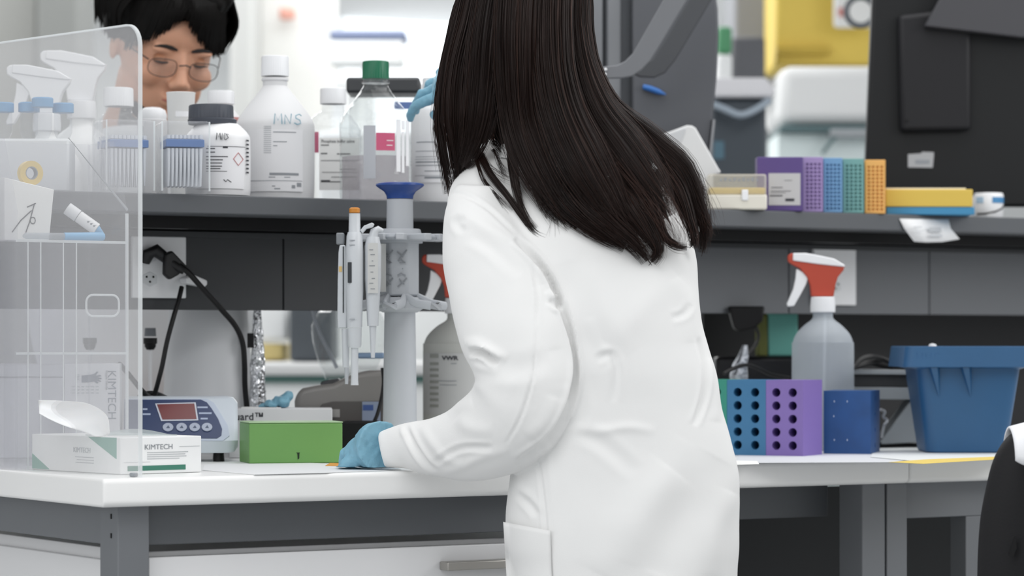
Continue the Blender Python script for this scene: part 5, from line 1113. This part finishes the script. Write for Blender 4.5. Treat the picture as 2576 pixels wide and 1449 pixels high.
# left sleeve: picture centre x,y, half width px, depth, half thickness, direction angle given by path
sl=[(1215,470,70,4.47,0.060),(1212,540,98,4.44,0.066),(1232,620,122,4.42,0.068),(1262,720,140,4.40,0.066),(1290,820,146,4.385,0.064),(1316,910,132,4.375,0.062),(1322,985,128,4.37,0.062),(1275,1062,128,4.38,0.062),(1185,1112,104,4.42,0.055),(1100,1124,76,4.47,0.045),(1030,1124,60,4.52,0.038),(985,1130,49,4.555,0.034),(962,1133,42,4.57,0.031)]
sr=densify(sl,5); pc_=[cf(a,b_,d) for a,b_,h,d,t_ in sr]; rings=[]
for i,(a,b_,h,d,t_) in enumerate(sr):
    i0,i1=max(i-1,0),min(i+1,len(sr)-1); tg=(pc_[i1]-pc_[i0]); tg2=Vector((tg.x,0,tg.z)).normalized(); nrm=Vector((tg2.z,0,-tg2.x)); hw=h*d/F
    rings.append([pc_[i]+nrm*(hw*math.cos(2*math.pi*j/40))+Vector((0,1,0))*(t_*math.sin(2*math.pi*j/40)) for j in range(40)])
arm=MB().loft(rings)
cm.add(arm.v,arm.f)
# right sleeve, reaching forward to the bottle (hidden behind the back and the hair)
rs_=[cf(1660,560,4.47),cf(1600,560,4.62),cf(1500,600,4.80),cf(1400,560,4.92)]; fs_=[cf(1400,560,4.92),cf(1270,430,4.99),cf(1150,300,5.05)]
cm.tube([Vector(v) for v in catmull(rs_[:3],6)],[0.062]*13,20); 
cm.tube([rs_[1],rs_[2]],0.055,20); 
tmp=MB().tube([cf(1500,600,4.80),cf(1330,440,4.93),cf(1225,250,5.02),cf(1188,196,5.02)],[0.055,0.046,0.038,0.034],20); cm.add(tmp.v,tmp.f)
FOLD=[
 # sleeve against the back
 ([(1296,600),(1345,650),(1388,712),(1420,790),(1440,870),(1446,950),(1425,1030),(1378,1105),(1300,1165)],8.5,-0.0105),
 ([(1296,600),(1345,650),(1388,712),(1404,770),(1402,790)],7,-0.004),
 ([(1120,485),(1165,490),(1230,525),(1300,590)],5,-0.0022),
 ([(1170,545),(1150,560),(1165,585)],10,-0.0025),
 ([(1150,540),(1200,560),(1260,590),(1330,640),(1385,720)],14,0.0030),
 ([(1180,590),(1240,625),(1310,690)],14,-0.0022),
 ([(1178,886),(1215,888),(1252,914)],8,-0.011),
 ([(1165,866),(1200,862),(1240,882),(1275,905)],12,0.0050),
 ([(1180,915),(1215,925),(1255,935)],12,0.0035),
 ([(1255,915),(1310,925),(1380,905)],22,-0.0016),
 ([(1150,965),(1220,955),(1300,975)],26,0.0030),
 ([(1338,660),(1352,740),(1350,820)],4.5,-0.0020),
 ([(1350,820),(1345,900),(1338,960),(1310,1050),(1272,1118)],4.5,-0.0024),
 ([(1362,720),(1380,800),(1392,880)],20,0.0030),
 ([(1380,757),(1400,772),(1406,748)],7,-0.005),
 ([(1372,735),(1388,750),(1398,735)],7,0.004),
 ([(1395,1000),(1370,1060),(1330,1100)],18,0.0035),
 ([(1120,1030),(1150,1015),(1185,1010)],20,0.003),
 ([(1015,1060),(1035,1105),(1070,1160),(1095,1185)],7,-0.0050),
 ([(1000,1052),(1018,1072),(1016,1100)],9,0.003),
 ([(1062,1070),(1085,1110),(1120,1150),(1165,1168)],12,0.0035),
 ([(1095,1165),(1160,1128),(1240,1125)],7,-0.0035),
 ([(1150,1050),(1180,1075),(1240,1085)],18,0.003),
 ([(1112,1190),(1160,1175),(1210,1150),(1280,1130)],12,0.0030),
 # back
 ([(1420,660),(1455,780),(1500,860),(1540,920)],34,-0.0028),
 ([(1535,890),(1510,870),(1480,800)],12,0.0022),
 ([(1500,905),(1535,892),(1548,930),(1545,1010)],9,-0.0028),
 ([(1540,870),(1620,770),(1700,690)],34,0.0026),
 ([(1440,1070),(1500,1085),(1580,1075),(1650,1085)],12,0.0026),
 ([(1455,1085),(1520,1120),(1600,1190)],16,-0.0022),
 ([(1445,960),(1460,1040),(1440,1080)],16,-0.0020),
 ([(1735,765),(1720,790),(1690,800)],8,-0.0020),
 ([(1758,850),(1772,930),(1768,1000),(1748,1070)],7,-0.0055),
 ([(1790,900),(1802,980),(1800,1060)],14,0.0035),
 ([(1700,700),(1735,780),(1745,860)],20,0.0028),
 ([(1690,1180),(1600,1300),(1520,1449)],55,0.0055),
 ([(1800,1150),(1720,1290),(1660,1449)],45,-0.0045),
 ([(1840,1240),(1800,1330),(1790,1449)],30,0.004),
 ([(1352,1140),(1362,1230),(1372,1330),(1385,1449)],5,-0.0024),
 ([(1378,1120),(1386,1230),(1392,1340)],10,0.0018),
 ([(1300,1240),(1330,1270),(1350,1298)],9,-0.0035),
 ([(1296,1200),(1310,1230),(1335,1250)],12,0.0025),
]
def coat_post(V,N):
    d=folds(V,N,cf,FOLD); n1=vnoise(V,8)*0.0045+vnoise(V,22,7)*0.0010
    return V+N*(d+n1)[:,None]
coat=blob('lab_coat',cm,0.0030,8,COAT,wm,coat_post)
coat['label']='white long-sleeved lab coat'
# collar, pocket flap, cuff
def crv(pts,d): return [cf(a,b_,c+d) for a,b_,c in pts]
MB().loft([[cf(x,y,dd)+Vector((0,o_,0)) for x,y,dd,o_ in ((1236,378+k*30,4.49,-0.002*k),(1262,362+k*34,4.455,-0.004*k),(1300,362+k*40,4.445,-0.005*k),(1340,372+k*40,4.455,-0.004*k),(1372,385+k*34,4.49,-0.002*k))]+[cf(x,y,dd+0.006)+Vector((0,o_,0)) for x,y,dd,o_ in ((1372,385+k*34,4.49,0),(1340,372+k*40,4.455,0),(1300,362+k*40,4.445,0),(1262,362+k*34,4.455,0),(1236,378+k*30,4.49,0))] for k in (0,0.5,1.0)]).build('collar',COAT,coat)
def surf(px,py):   # front surface depth of the torso at a picture point
    a=rr[:,0]; i=np.clip(np.searchsorted(a,py),1,len(a)-1); t_=(py-a[i-1])/(a[i]-a[i-1]+1e-9); r_=rr[i-1]*(1-t_)+rr[i]*t_
    _,xl,xr2,Dc,hd=r_; c_=((px-(xl+xr2)/2)/((xr2-xl)/2)); c_=max(-0.999,min(0.999,c_)); return Dc-hd*(1-abs(c_)**(2/0.86))**(0.86/2)
def patch(name,pts,off,th,par):
    b=MB(); n=len(pts); f0=[cf(x,y,surf(x,y)-off) for x,y in pts]; f1=[cf(x,y,surf(x,y)-off+th) for x,y in pts]
    b.add([tuple(q) for q in f0+f1],[tuple(range(n)),tuple(range(2*n-1,n-1,-1))]+[(i,(i+1)%n,(i+1)%n+n,i+n) for i in range(n)]); return b.build(name,COAT,par,bevel=0.001)
# pocket: flap grid following the coat on the left hip
def pocket(u,v):
    x=1266+118*u+ (10*v if u<0.3 else 6*v); y=1313+22*u+170*v; xx=max(x,1280); 
    q=cf(x,y,surf(xx,y)-0.0045-0.002*math.sin(math.pi*u)); return tuple(q)
sheetmesh(pocket,14,14,'pocket',COAT,coat,0.0016)
# legs and shoes
for sx_,dx in ((-1,-0.075),(1,0.075)):
    hx_=cf(1570,1449,4.45).x
    MB().tube([(hx_+dx,0,0.62),(hx_+dx*1.05,0,0.45),(hx_+dx*1.1,0.01,0.10)],[0.085,0.062,0.05],24).build('trouser_leg',TROU,wm)
    MB().loft([[(hx_+dx*1.1+w_*math.cos(a),0.045+yy+0.0*a+l_*math.sin(a),z_) for a in [2*math.pi*j/24 for j in range(24)]] for w_,l_,yy,z_ in ((0.042,0.125,0,0.0005),(0.045,0.128,0,0.02),(0.04,0.11,-0.01,0.045),(0.036,0.055,-0.04,0.075),(0.036,0.045,-0.04,0.10))]).build('shoe',mat('shoe_white','#d8d8d8',0.6),wm)
# ------------------------------------------------------------------ gloves
def hand(name,frame,par,m,dims,curl,post=None,label=None,rest=0):
    """frame: 4x4 with x across the palm (thumb side negative), y along the fingers, z out of the back of the hand"""
    b=MB(); Wd,Lp,T=dims
    b.sphere((0,Lp*0.45,0),Wd*0.5,Lp*0.58,T*0.55,24,14); b.sphere((-Wd*0.12,Lp*0.2,0),Wd*0.36,Lp*0.35,T*0.55,20,12); b.sphere((Wd*0.15,Lp*0.65,0),Wd*0.32,Lp*0.35,T*0.5,20,12)
    b.tube([(0,-Lp*0.35,0),(0,0.0,0),(0,Lp*0.3,0)],[T*1.0,T*0.95,T*0.8],20,flat=1.0)
    fl=(0.92,1.0,0.95,0.76)
    for k in range(4):
        x=-Wd*0.36+Wd*0.245*k; base=Vector((x,Lp*0.88-abs(k-1.2)*0.003,0)); L_=[0.040*fl[k],0.026*fl[k],0.020*fl[k]]; ang=0; p_=base; pts=[Vector((x*0.8,Lp*0.5,0)),base]; rr_=[0.0095,0.0095]
        for s_,c_ in zip(L_,curl[k]):
            ang+=c_; p_=p_+Vector(((k-1.5)*0.0012,math.cos(ang)*s_,-math.sin(ang)*s_)); pts.append(p_); rr_.append({0:0.0088,1:0.0082,2:0.0068}[len(rr_)-2])
        b.tube(pts,rr_,12); b.sphere(tuple(pts[-1]),0.0068,0.0068,0.0068,12,8)
        for q_,r_ in zip(pts[1:-1],rr_[1:-1]): b.sphere(tuple(q_),r_*1.02,r_*1.02,r_*1.02,12,8)
    th=[Vector((-Wd*0.30,Lp*0.15,-0.004)),Vector((-Wd*0.55,Lp*0.42,-0.012)),Vector((-Wd*0.58,Lp*0.75,-0.022)),Vector((-Wd*0.45,Lp*1.02,-0.030))]
    th=curl[4] if len(curl)>4 else th
    b.tube(th,[0.014,0.012,0.010,0.0078],12); b.sphere(tuple(th[-1]),0.0078,0.0078,0.0078,12,8); b.sphere(tuple(th[1]),0.012,0.012,0.012,12,8)
    b.v=[tuple(frame@Vector(v)) for v in b.v]
    def wr(V,N):
        o_=V+N*(vnoise(V,120,3)*0.0011+vnoise(V,55,9)*0.0012)[:,None]
        if rest: o_[:,2]=np.where(o_[:,2]<rest+0.004,rest+np.clip((o_[:,2]-rest+0.04)/0.044,0,1)*0.004,o_[:,2])
        return o_
    return blob(name,b,0.0021,3,m,par,wr,label=label)
# left hand resting on the worktop, knuckles to the left, fingers curled under
wr_=cf(952,1130,4.575); kn=cf(904,1130,4.625)
yd=(kn-wr_).normalized(); zd=Vector((-0.15,-0.42,0.9)); xd=yd.cross(zd).normalized(); zd=xd.cross(yd).normalized()
fm=Matrix((( xd.x,yd.x,zd.x,wr_.x+yd.x*0.010),(xd.y,yd.y,zd.y,wr_.y+yd.y*0.010),(xd.z,yd.z,zd.z,wr_.z+yd.z*0.010+0.004),(0,0,0,1)))
hl=hand('gloved_hand',fm,wm,NITR,(0.080,0.052,0.038),[[0.9,1.1,0.8]]*1+[[1.0,1.1,0.8],[1.05,1.15,0.8],[1.1,1.1,0.8]],label='left hand in a blue glove on the worktop',rest=0.9006)
# right hand gripping the neck of the cloudy bottle
wr_=cf(1176,204,5.02); kn=cf(1120,208,5.045)
yd=(kn-wr_).normalized(); zd=Vector((0.25,-0.8,0.45)); xd=yd.cross(zd).normalized(); zd=xd.cross(yd).normalized()
fm=Matrix((( xd.x,yd.x,zd.x,wr_.x),(xd.y,yd.y,zd.y,wr_.y),(xd.z,yd.z,zd.z,wr_.z),(0,0,0,1)))
hr=hand('gloved_hand',fm,wm,NITR,(0.094,0.062,0.046),[[0.25,0.35,0.3],[0.3,0.4,0.3],[0.35,0.5,0.4],[0.4,0.6,0.4]],label='right hand in a blue glove at the bottle neck')
# ------------------------------------------------------------------ head and hair
def headmesh(cx,cy,cz,tilt,turn,s=1.0,roll=0.0):
    """human head, face towards -y; returns builder in the parent frame"""
    M=Matrix.Translation((cx,cy,cz))@Matrix.Rotation(turn,4,'Z')@Matrix.Rotation(roll,4,'Y')@Matrix.Rotation(tilt,4,'X')@Matrix.Scale(s,4)
    b=MB(); add=lambda c,rx,ry,rz,seg=24:b.sphere(c,rx,ry,rz,seg,16)
    add((0,0.012,0.025),0.078,0.094,0.092); add((0,-0.015,-0.01),0.070,0.078,0.085); add((0,-0.040,-0.055),0.050,0.048,0.056); add((0,-0.068,-0.092),0.024,0.020,0.018)
    add((0,-0.070,0.040),0.056,0.024,0.034)          # forehead
    for sx in (-1,1):
        add((sx*0.040,-0.068,-0.028),0.023,0.018,0.022); add((sx*0.030,-0.084,0.017),0.022,0.008,0.007); add((sx*0.048,-0.02,-0.062),0.018,0.035,0.030)
        add((sx*0.077,0.010,-0.008),0.006,0.018,0.030,16); add((sx*0.0105,-0.101,-0.034),0.0085,0.010,0.0075,12)
    b.tube([(0,-0.083,0.018),(0,-0.095,-0.008),(0,-0.108,-0.030),(0,-0.095,-0.039)],[0.008,0.009,0.0115,0.008],12)
    add((0,-0.089,-0.058),0.022,0.009,0.0055,16); add((0,-0.088,-0.068),0.019,0.010,0.0065,16)
    b.tube([(0,0.02,-0.06),(0,0.03,-0.12),(0,0.045,-0.165)],[0.055,0.052,0.056],24)
    b.v=[tuple(M@Vector(v)) for v in b.v]; return b,M
hc=cf(1322,95,4.60)
b,MH=headmesh(hc.x,hc.y,hc.z,R(-18),R(160),1.0)
blob('head',b,0.004,3,SKIN,wm)
def strands(name,guides,m,par,seed=1,cff=None):
    """guides: (control points (px,py,D), radii px, count, strand radius, end scatter)"""
    rnd=random.Random(seed); b=MB(); C=cff or cf
    V=[];Fc=[]
    for pts,rad,cnt,sr_,sc in guides:
        gp=np.array(catmull([tuple(p)+(r_,) for p,r_ in zip(pts,rad)],4)); n=len(gp)
        for k in range(cnt):
            a=rnd.random()*2*math.pi; q=math.sqrt(rnd.random()); ux,uy=q*math.cos(a),q*math.sin(a)
            wob=rnd.uniform(-1,1)*sc; wob2=rnd.uniform(-1,1)*sc; Lf=1.0-rnd.random()**2.2*0.16; r0=sr_*rnd.uniform(0.7,1.3)
            c=[]; ph=rnd.random()*6
            nn=max(4,int(n*Lf))
            for i in range(nn):
                px,py,D,r_=gp[i]; t_=i/(n-1); i2=min(i+1,n-1); i1=max(i-1,0); tx,ty=gp[i2][0]-gp[i1][0],gp[i2][1]-gp[i1][1]; tl=math.hypot(tx,ty)+1e-6; nx_,ny_=-ty/tl,tx/tl
                o_=ux*r_+wob*t_*t_*14+math.sin(t_*7+ph)*1.6*sc
                c.append(C(px+nx_*o_, py+ny_*o_, D+uy*r_*0.00038+wob2*0.004*t_))
            base=len(V); 
            for i in range(nn):
                t_=i/(nn-1); rr2=r0*(1-t_**3*0.85); tg=(c[min(i+1,nn-1)]-c[max(i-1,0)]).normalized(); u=tg.cross(Vector((0,1,0))).normalized(); v=tg.cross(u)
                for j in range(3):
                    aa=2*math.pi*j/3; V.append(c[i]+u*(rr2*math.cos(aa))+v*(rr2*math.sin(aa)))
            for i in range(nn-1):
                for j in range(3): a0=base+i*3+j; a1=base+i*3+(j+1)%3; Fc.append((a0,a1,a1+3,a0+3))
    me=bpy.data.meshes.new(name); me.from_pydata([tuple(v) for v in V],[],Fc); me.update(); return fin(me,name,m,par,ang=180)
def core(name,guides,m,par,k=0.86,flat=0.5,C=None):
    b=MB(); C=C or cf
    for pts,rad,*_ in guides:
        gp=np.array(catmull([tuple(p)+(r_,) for p,r_ in zip(pts,rad)],4)); c=[C(*q[:3]) for q in gp]; rings=[]
        for i,q in enumerate(gp):
            i0,i1=max(i-1,0),min(i+1,len(gp)-1); tg=c[i1]-c[i0]; tg=Vector((tg.x,0,tg.z)).normalized(); nr=Vector((tg.z,0,-tg.x)); r_=max(q[3]*k*(1-(i/(len(gp)-1))**5*0.97),0.6)*q[2]/F
            rings.append([c[i]+nr*(r_*math.cos(a))+Vector((0,1,0))*(r_*flat*math.sin(a)) for a in [2*math.pi*j/16 for j in range(16)]])
        b.loft(rings)
    return b
# hair mass guides, from the crown down
G=[
 # left curtain
 ([(1215,-60,4.50),(1185,60,4.47),(1160,170,4.46),(1150,280,4.46),(1155,370,4.47),(1158,440,4.49),(1140,492,4.51)],[42,46,48,46,36,24,6],420,0.00050,0.6),
 ([(1160,-10,4.55),(1132,110,4.53),(1112,210,4.52),(1103,300,4.52),(1112,380,4.52),(1124,450,4.53),(1128,500,4.54)],[10,14,14,11,10,9,3],150,0.00045,0.7),
 ([(1250,-60,4.46),(1225,80,4.43),(1215,200,4.43),(1205,300,4.43),(1185,380,4.45),(1158,430,4.48)],[44,50,52,46,30,10],380,0.00050,0.6),
 # centre mass falling from the crown
 ([(1310,-80,4.44),(1300,60,4.41),(1300,180,4.41),(1310,300,4.415),(1345,400,4.40),(1400,500,4.38),(1460,590,4.37)],[58,62,60,56,60,46,10],560,0.00050,0.8),
 ([(1385,-70,4.45),(1385,60,4.42),(1390,180,4.41),(1415,290,4.40),(1465,400,4.37),(1530,510,4.355),(1600,620,4.36)],[52,56,60,66,70,52,10],640,0.00050,0.8),
 ([(1440,-60,4.48),(1445,60,4.46),(1460,170,4.44),(1500,280,4.42),(1570,380,4.39),(1640,480,4.37),(1690,570,4.37)],[38,40,46,56,66,52,10],600,0.00050,0.8),
 ([(1465,-40,4.50),(1476,80,4.48),(1492,170,4.47),(1540,270,4.45),(1630,350,4.42),(1715,430,4.40),(1758,540,4.40),(1768,630,4.41)],[18,18,20,26,36,36,22,8],420,0.00048,0.9),
 # lower locks
 ([(1420,420,4.40),(1480,500,4.365),(1540,560,4.35),(1600,615,4.355),(1640,668,4.365)],[40,44,36,24,5],200,0.00048,1.0),
 ([(1540,440,4.39),(1590,520,4.36),(1630,580,4.355),(1655,630,4.36),(1632,668,4.37)],[40,36,26,14,4],200,0.00048,0.8),
 ([(1330,380,4.42),(1380,460,4.39),(1430,530,4.37),(1510,590,4.36),(1592,634,4.365)],[34,36,30,18,4],200,0.00048,0.8),
 ([(1600,430,4.38),(1640,520,4.36),(1668,590,4.36),(1700,618,4.37),(1738,622,4.39)],[26,20,13,9,3],120,0.00045,0.5),
 ([(1660,420,4.40),(1705,480,4.385),(1735,560,4.385),(1745,605,4.39),(1735,625,4.40)],[30,26,17,11,4],140,0.00045,0.5),
 ([(1700,430,4.41),(1750,500,4.40),(1775,560,4.40),(1772,610,4.41),(1765,645,4.415)],[22,18,13,9,3],110,0.00045,0.8),
]
G.append(([(1270,120,4.46),(1262,220,4.455),(1255,300,4.455),(1262,352,4.46),(1290,395,4.45)],[40,40,36,26,6],220,0.0005,0.8))
GL=[ # thin separate locks over the left shoulder
 ([(1205,385,4.46),(1235,440,4.42),(1275,490,4.40),(1310,540,4.385),(1345,585,4.375),(1380,602,4.37)],[10,9,8,7,5,1.5],60,0.00045,0.5),
 ([(1195,390,4.46),(1215,450,4.425),(1255,500,4.40),(1295,545,4.385)],[5,5,4,1.5],22,0.0004,1.0),
 ([(1285,360,4.44),(1288,430,4.41),(1300,490,4.395),(1325,550,4.38),(1352,585,4.37)],[12,10,8,6,2],60,0.00045,0.7),
 ([(1310,370,4.43),(1325,430,4.405),(1350,490,4.39),(1375,540,4.38)],[10,8,5,1.5],30,0.0004,1.2),
 ([(1345,420,4.42),(1375,490,4.395),(1405,550,4.38),(1420,600,4.37)],[8,6,4,1.5],22,0.0004,1.2),
 ([(1240,375,4.455),(1262,420,4.43),(1290,455,4.42)],[8,5,1],22,0.0003,2.0),
 ([(1298,380,4.43),(1296,430,4.405),(1306,485,4.39),(1318,530,4.385)],[9,8,5,1.2],40,0.00045,0.6),
 ([(1215,385,4.46),(1228,420,4.43),(1262,450,4.41),(1300,470,4.40)],[5,5,4,1.2],16,0.0003,2.0),
 ([(1360,440,4.41),(1380,500,4.39),(1395,555,4.38),(1392,610,4.37)],[8,7,5,1.2],18,0.0003,2.2),
 ([(1330,400,4.42),(1345,470,4.395),(1372,530,4.38),(1410,570,4.375)],[9,8,5,1.5],26,0.0004,1.4),
]
GR=[ # loose flyaway strands
 ([(1500,200,4.46),(1560,300,4.44),(1650,370,4.42),(1740,440,4.40),(1782,520,4.40),(1790,590,4.41)],[8,10,12,12,10,6],40,0.00028,3.0),
 ([(1150,60,4.52),(1110,180,4.51),(1096,280,4.51),(1102,370,4.52),(1118,450,4.53)],[6,7,8,8,5],26,0.00028,1.5),
 ([(1560,400,4.38),(1640,500,4.36),(1690,580,4.36),(1700,640,4.37)],[60,50,34,20],60,0.00030,3.0),
 ([(1700,480,4.40),(1770,560,4.40),(1790,610,4.41)],[20,14,8],40,0.00028,2.5),
]
G=[([(1320+(g_[0][0][0]-1320)*0.45,-118,4.53)]+g_[0],[24]+g_[1])+tuple(g_[2:]) if g_[0][0][1]<0 else g_ for g_ in G]
hair=core('hair',G[:7],HAIRM,wm,0.80,0.42)
cap=MB().sphere((0,0,0),0.091,0.110,0.112,32,20); 
hair.add([tuple(Vector(v)+Vector((hc.x,hc.y-0.002,hc.z+0.03))) for v in cap.v],cap.f)
lower=core('x',G[7:],HAIRM,wm,0.55,0.4); hair.add(lower.v,lower.f)
ho=hair.build('hair',HAIRM,wm,ang=180); ho['label']='long straight dark brown hair'
strands('hair_strands',G,HAIRM,ho,1); strands('brown_strands',[([p for p in g_[0]],[r_*1.02 for r_ in g_[1]],int(g_[2]*0.15),0.00042,1.6) for g_ in G[3:]]+[([p for p in g_[0]],[r_*1.0 for r_ in g_[1]],int(g_[2]*0.10),0.0004,1.0) for g_ in G[:3]],HAIRT,ho,11); strands('loose_locks',GL,HAIRM,ho,2); strands('flyaway_strands',GR,HAIRT,ho,3)
# ------------------------------------------------------------------ the man behind the shelf
cg=CF(425,5.62)
mn=thing('person','person with short black hair and thin glasses, looking down behind the bottles','person',tuple(cg.o),-TH)
hm_=cg(410,108,5.50); SC=1.13
b,MM=headmesh(hm_.x,hm_.y+0.02,hm_.z,R(24),R(27),SC,R(4))
SK2=mat('man_skin','#d09c80',0.5,sss=0.2,bump=0.02,bscale=150)  # the man's own even skin tone
blob('head',b,0.0042,4,SK2,mn)
T=lambda v: MM@Vector(v)
for sx in (-1,1):
    e=MB().sphere((sx*0.031,-0.0795,0.0),0.0125,0.010,0.0095,16,12); e.v=[tuple(T(v)) for v in e.v]; eo=e.build('eye',mat('eyelid_skin','#a87456',0.5),mn)
    l=MB().tube([T((sx*0.031+q*0.014,-0.0905+abs(q)*0.004,-0.003+0.001*q*q)) for q in (-1,-.5,0,.5,1)],[0.0006,0.0016,0.0018,0.0016,0.0006],8).build('lashes',mat('brow_black','#17110f',0.7),mn)
    MB().tube([T((sx*(0.012+0.036*q),-0.0925+0.007*q*q,0.020+0.004*math.sin(q*3))) for q in (0,.25,.5,.75,1)],[0.002,0.0036,0.0034,0.0026,0.001],8).build('eyebrow',mat('brow_black','#17110f'),mn)
m_=MB().tube([T((0.020*q,-0.0985+0.006*q*q,-0.062)) for q in (-1,-.5,0,.5,1)],[0.001,0.0026,0.0032,0.0026,0.001],8).build('lips',mat('lip_tone','#a9655a',0.5),mn)
# glasses
gl=None
GF=mat('glasses_frame','#2b2523',0.3); 
fr_=MB()
for sx in (-1,1):
    ringp=[T((sx*0.034+0.0235*math.copysign(abs(math.cos(a))**0.75,math.cos(a)),-0.108+0.006*abs(math.cos(a)),-0.006+0.0145*math.copysign(abs(math.sin(a))**0.75,math.sin(a)))) for a in [2*math.pi*i/28 for i in range(29)]]
    fr_.tube(ringp,0.0008,8)
    fr_.tube([T((sx*0.058,-0.100,0.003)),T((sx*0.074,-0.06,0.005)),T((sx*0.080,0.01,0.006))],0.0013,8)
fr_.tube([T((-0.010,-0.108,0.0)),T((0,-0.111,0.003)),T((0.010,-0.108,0.0))],0.0013,8)
go=fr_.build('glasses',GF,mn); go['label']='thin dark-framed glasses'
for sx in (-1,1):
    MB().add([tuple(T((sx*0.034+0.0230*math.cos(a),-0.108+0.006*abs(math.cos(a)),-0.006+0.0140*math.sin(a)))) for a in [2*math.pi*i/28 for i in range(28)]],[tuple(range(28))]).build('lens',clear('spectacle_lens','#f2f2f2',0.06,'#ffffff',0.8,0.02),go)
# hair: thick cap with fringe
hb=MB()
hb.sphere((0,0.020,0.058),0.096,0.106,0.096,32,20); hb.sphere((0,-0.030,0.100),0.084,0.062,0.050,28,16)
for sx in (-1,1): hb.sphere((sx*0.080,0.025,0.036),0.014,0.052,0.042,20,12)
hb.v=[tuple(T(v)) for v in hb.v]
def hn(V,N): return V+N*(vnoise(V,60,2)*0.004)[:,None]
BH=mat('black_hair','#070504',0.6,spec=0.15,var=0.3,vscale=30)
hh_=blob('hair',hb,0.004,2,BH,mn,hn,label='short black hair with fringe')
class TF: pass
rnd=random.Random(5); V=[];Fc=[]
def lockm(p0,p1,p2,r):
    c=[Vector(v) for v in catmull([p0,p1,p2],4)]; base=len(V); n=len(c)
    for i in range(n):
        tg=(c[min(i+1,n-1)]-c[max(i-1,0)]).normalized(); u=tg.cross(Vector((0,1,0.01))).normalized(); v=tg.cross(u); r_=r*(1-(i/(n-1))**2*0.9)
        for j in range(5): a=2*math.pi*j/5; V.append(c[i]+u*r_*math.cos(a)+v*r_*0.5*math.sin(a))
    for i in range(n-1):
        for j in range(5): a0=base+i*5+j; a1=base+i*5+(j+1)%5; Fc.append((a0,a1,a1+5,a0+5))
for k in range(420):
    q=rnd.uniform(-1.05,1.1); part=-0.18; x=0.078*max(-1,min(1,q)); yf=-0.094+0.048*q*q
    if q<part: low=0.078-0.075*min(1,(part-q)/0.8)**0.9
    else: low=0.082-0.066*min(1,(q-part)/0.8)**0.75
    low+=rnd.uniform(-0.007,0.006); x0=(part*0.6+q*0.4)*0.075; x1=(part*0.25+q*0.75)*0.080
    lockm(T((x0+0.008,yf*0.25+0.005,0.136)),T((x1,yf-0.010,max(0.098,low+0.03))),T((x*1.05,yf-0.006,low)),rnd.uniform(0.003,0.0055))
for k in range(160):
    sx=rnd.choice((-1,1)); yy=rnd.uniform(-0.05,0.09)
    lockm(T((sx*0.078,yy,0.095)),T((sx*0.096,yy+0.004,0.055)),T((sx*0.086,yy+0.006,rnd.uniform(-0.010,0.010)+max(0,-yy)*0.3)),rnd.uniform(0.003,0.005))
me=bpy.data.meshes.new('fringe'); me.from_pydata([tuple(v) for v in V],[],Fc); me.update(); fin(me,'fringe',BH,hh_,ang=180)
# body: white coat over a dark collar, leaning on the far side of the bench
hx_,hy_,hz_=hm_.x,hm_.y,hm_.z
BX=hx_-0.055
tb=MB(); rows=[(0.055,0.056,0.03,hz_-0.150),(0.085,0.075,0.06,hz_-0.19),(0.15,0.10,0.09,hz_-0.225),(0.175,0.115,0.12,hz_-0.27),(0.175,0.125,0.15,hz_-0.36),(0.165,0.13,0.19,hz_-0.55),(0.165,0.135,0.21,hz_-0.75),(0.18,0.14,0.22,0.72),(0.19,0.15,0.22,0.48)]
tb.loft([[(BX+w_*math.cos(a),hy_+yo+d_*math.sin(a),z_) for a in [2*math.pi*j/48 for j in range(48)]] for w_,d_,yo,z_ in rows])
for sx in (-1,1):
    tb.tube([(BX+sx*0.15,hy_+0.12,hz_-0.28),(BX+sx*0.165,hy_+0.15,hz_-0.42),(BX+sx*0.14,hy_+0.11,hz_-0.58),(BX+sx*0.10,hy_+0.06,hz_-0.64)],[0.058,0.052,0.046,0.038],20)
def mp(V,N): return V+N*(vnoise(V,10,4)*0.008)[:,None]
mc=blob('lab_coat',tb,0.007,4,mat('coat_far','#e9ebed',0.85),mn,mp); mc['label']='white lab coat'
MB().loft([[(hx_-0.012+w_*math.cos(a),hy_+0.03+yo+w_*0.95*math.sin(a),z_) for a in [2*math.pi*j/32 for j in range(32)]] for w_,yo,z_ in ((0.092,0.03,hz_-0.200),(0.078,0.02,hz_-0.165),(0.070,0.012,hz_-0.120),(0.066,0.01,hz_-0.105))]).build('dark_collar',mat('collar_black','#1b1b1f',0.8),mn)
for sx in (-1,1):
    hd=hand('hand',Matrix.Translation((BX+sx*0.09,hy_+0.05,hz_-0.66))@Matrix.Rotation(R(200),4,'X'),mn,SK2,(0.08,0.06,0.03),[[0.4,0.5,0.4]]*4)
    MB().tube([(BX+sx*0.09,hy_+0.22,0.50),(BX+sx*0.10,hy_+0.22,0.06)],[0.075,0.05],20).build('trouser_leg',TROU,mn)
    MB().loft([[(BX+sx*0.10+w_*math.cos(a),hy_+0.18+l_*math.sin(a),z_) for a in [2*math.pi*j/20 for j in range(20)]] for w_,l_,z_ in ((0.045,0.13,0.0005),(0.048,0.13,0.03),(0.042,0.07,0.09))]).build('shoe',BLACK,mn)
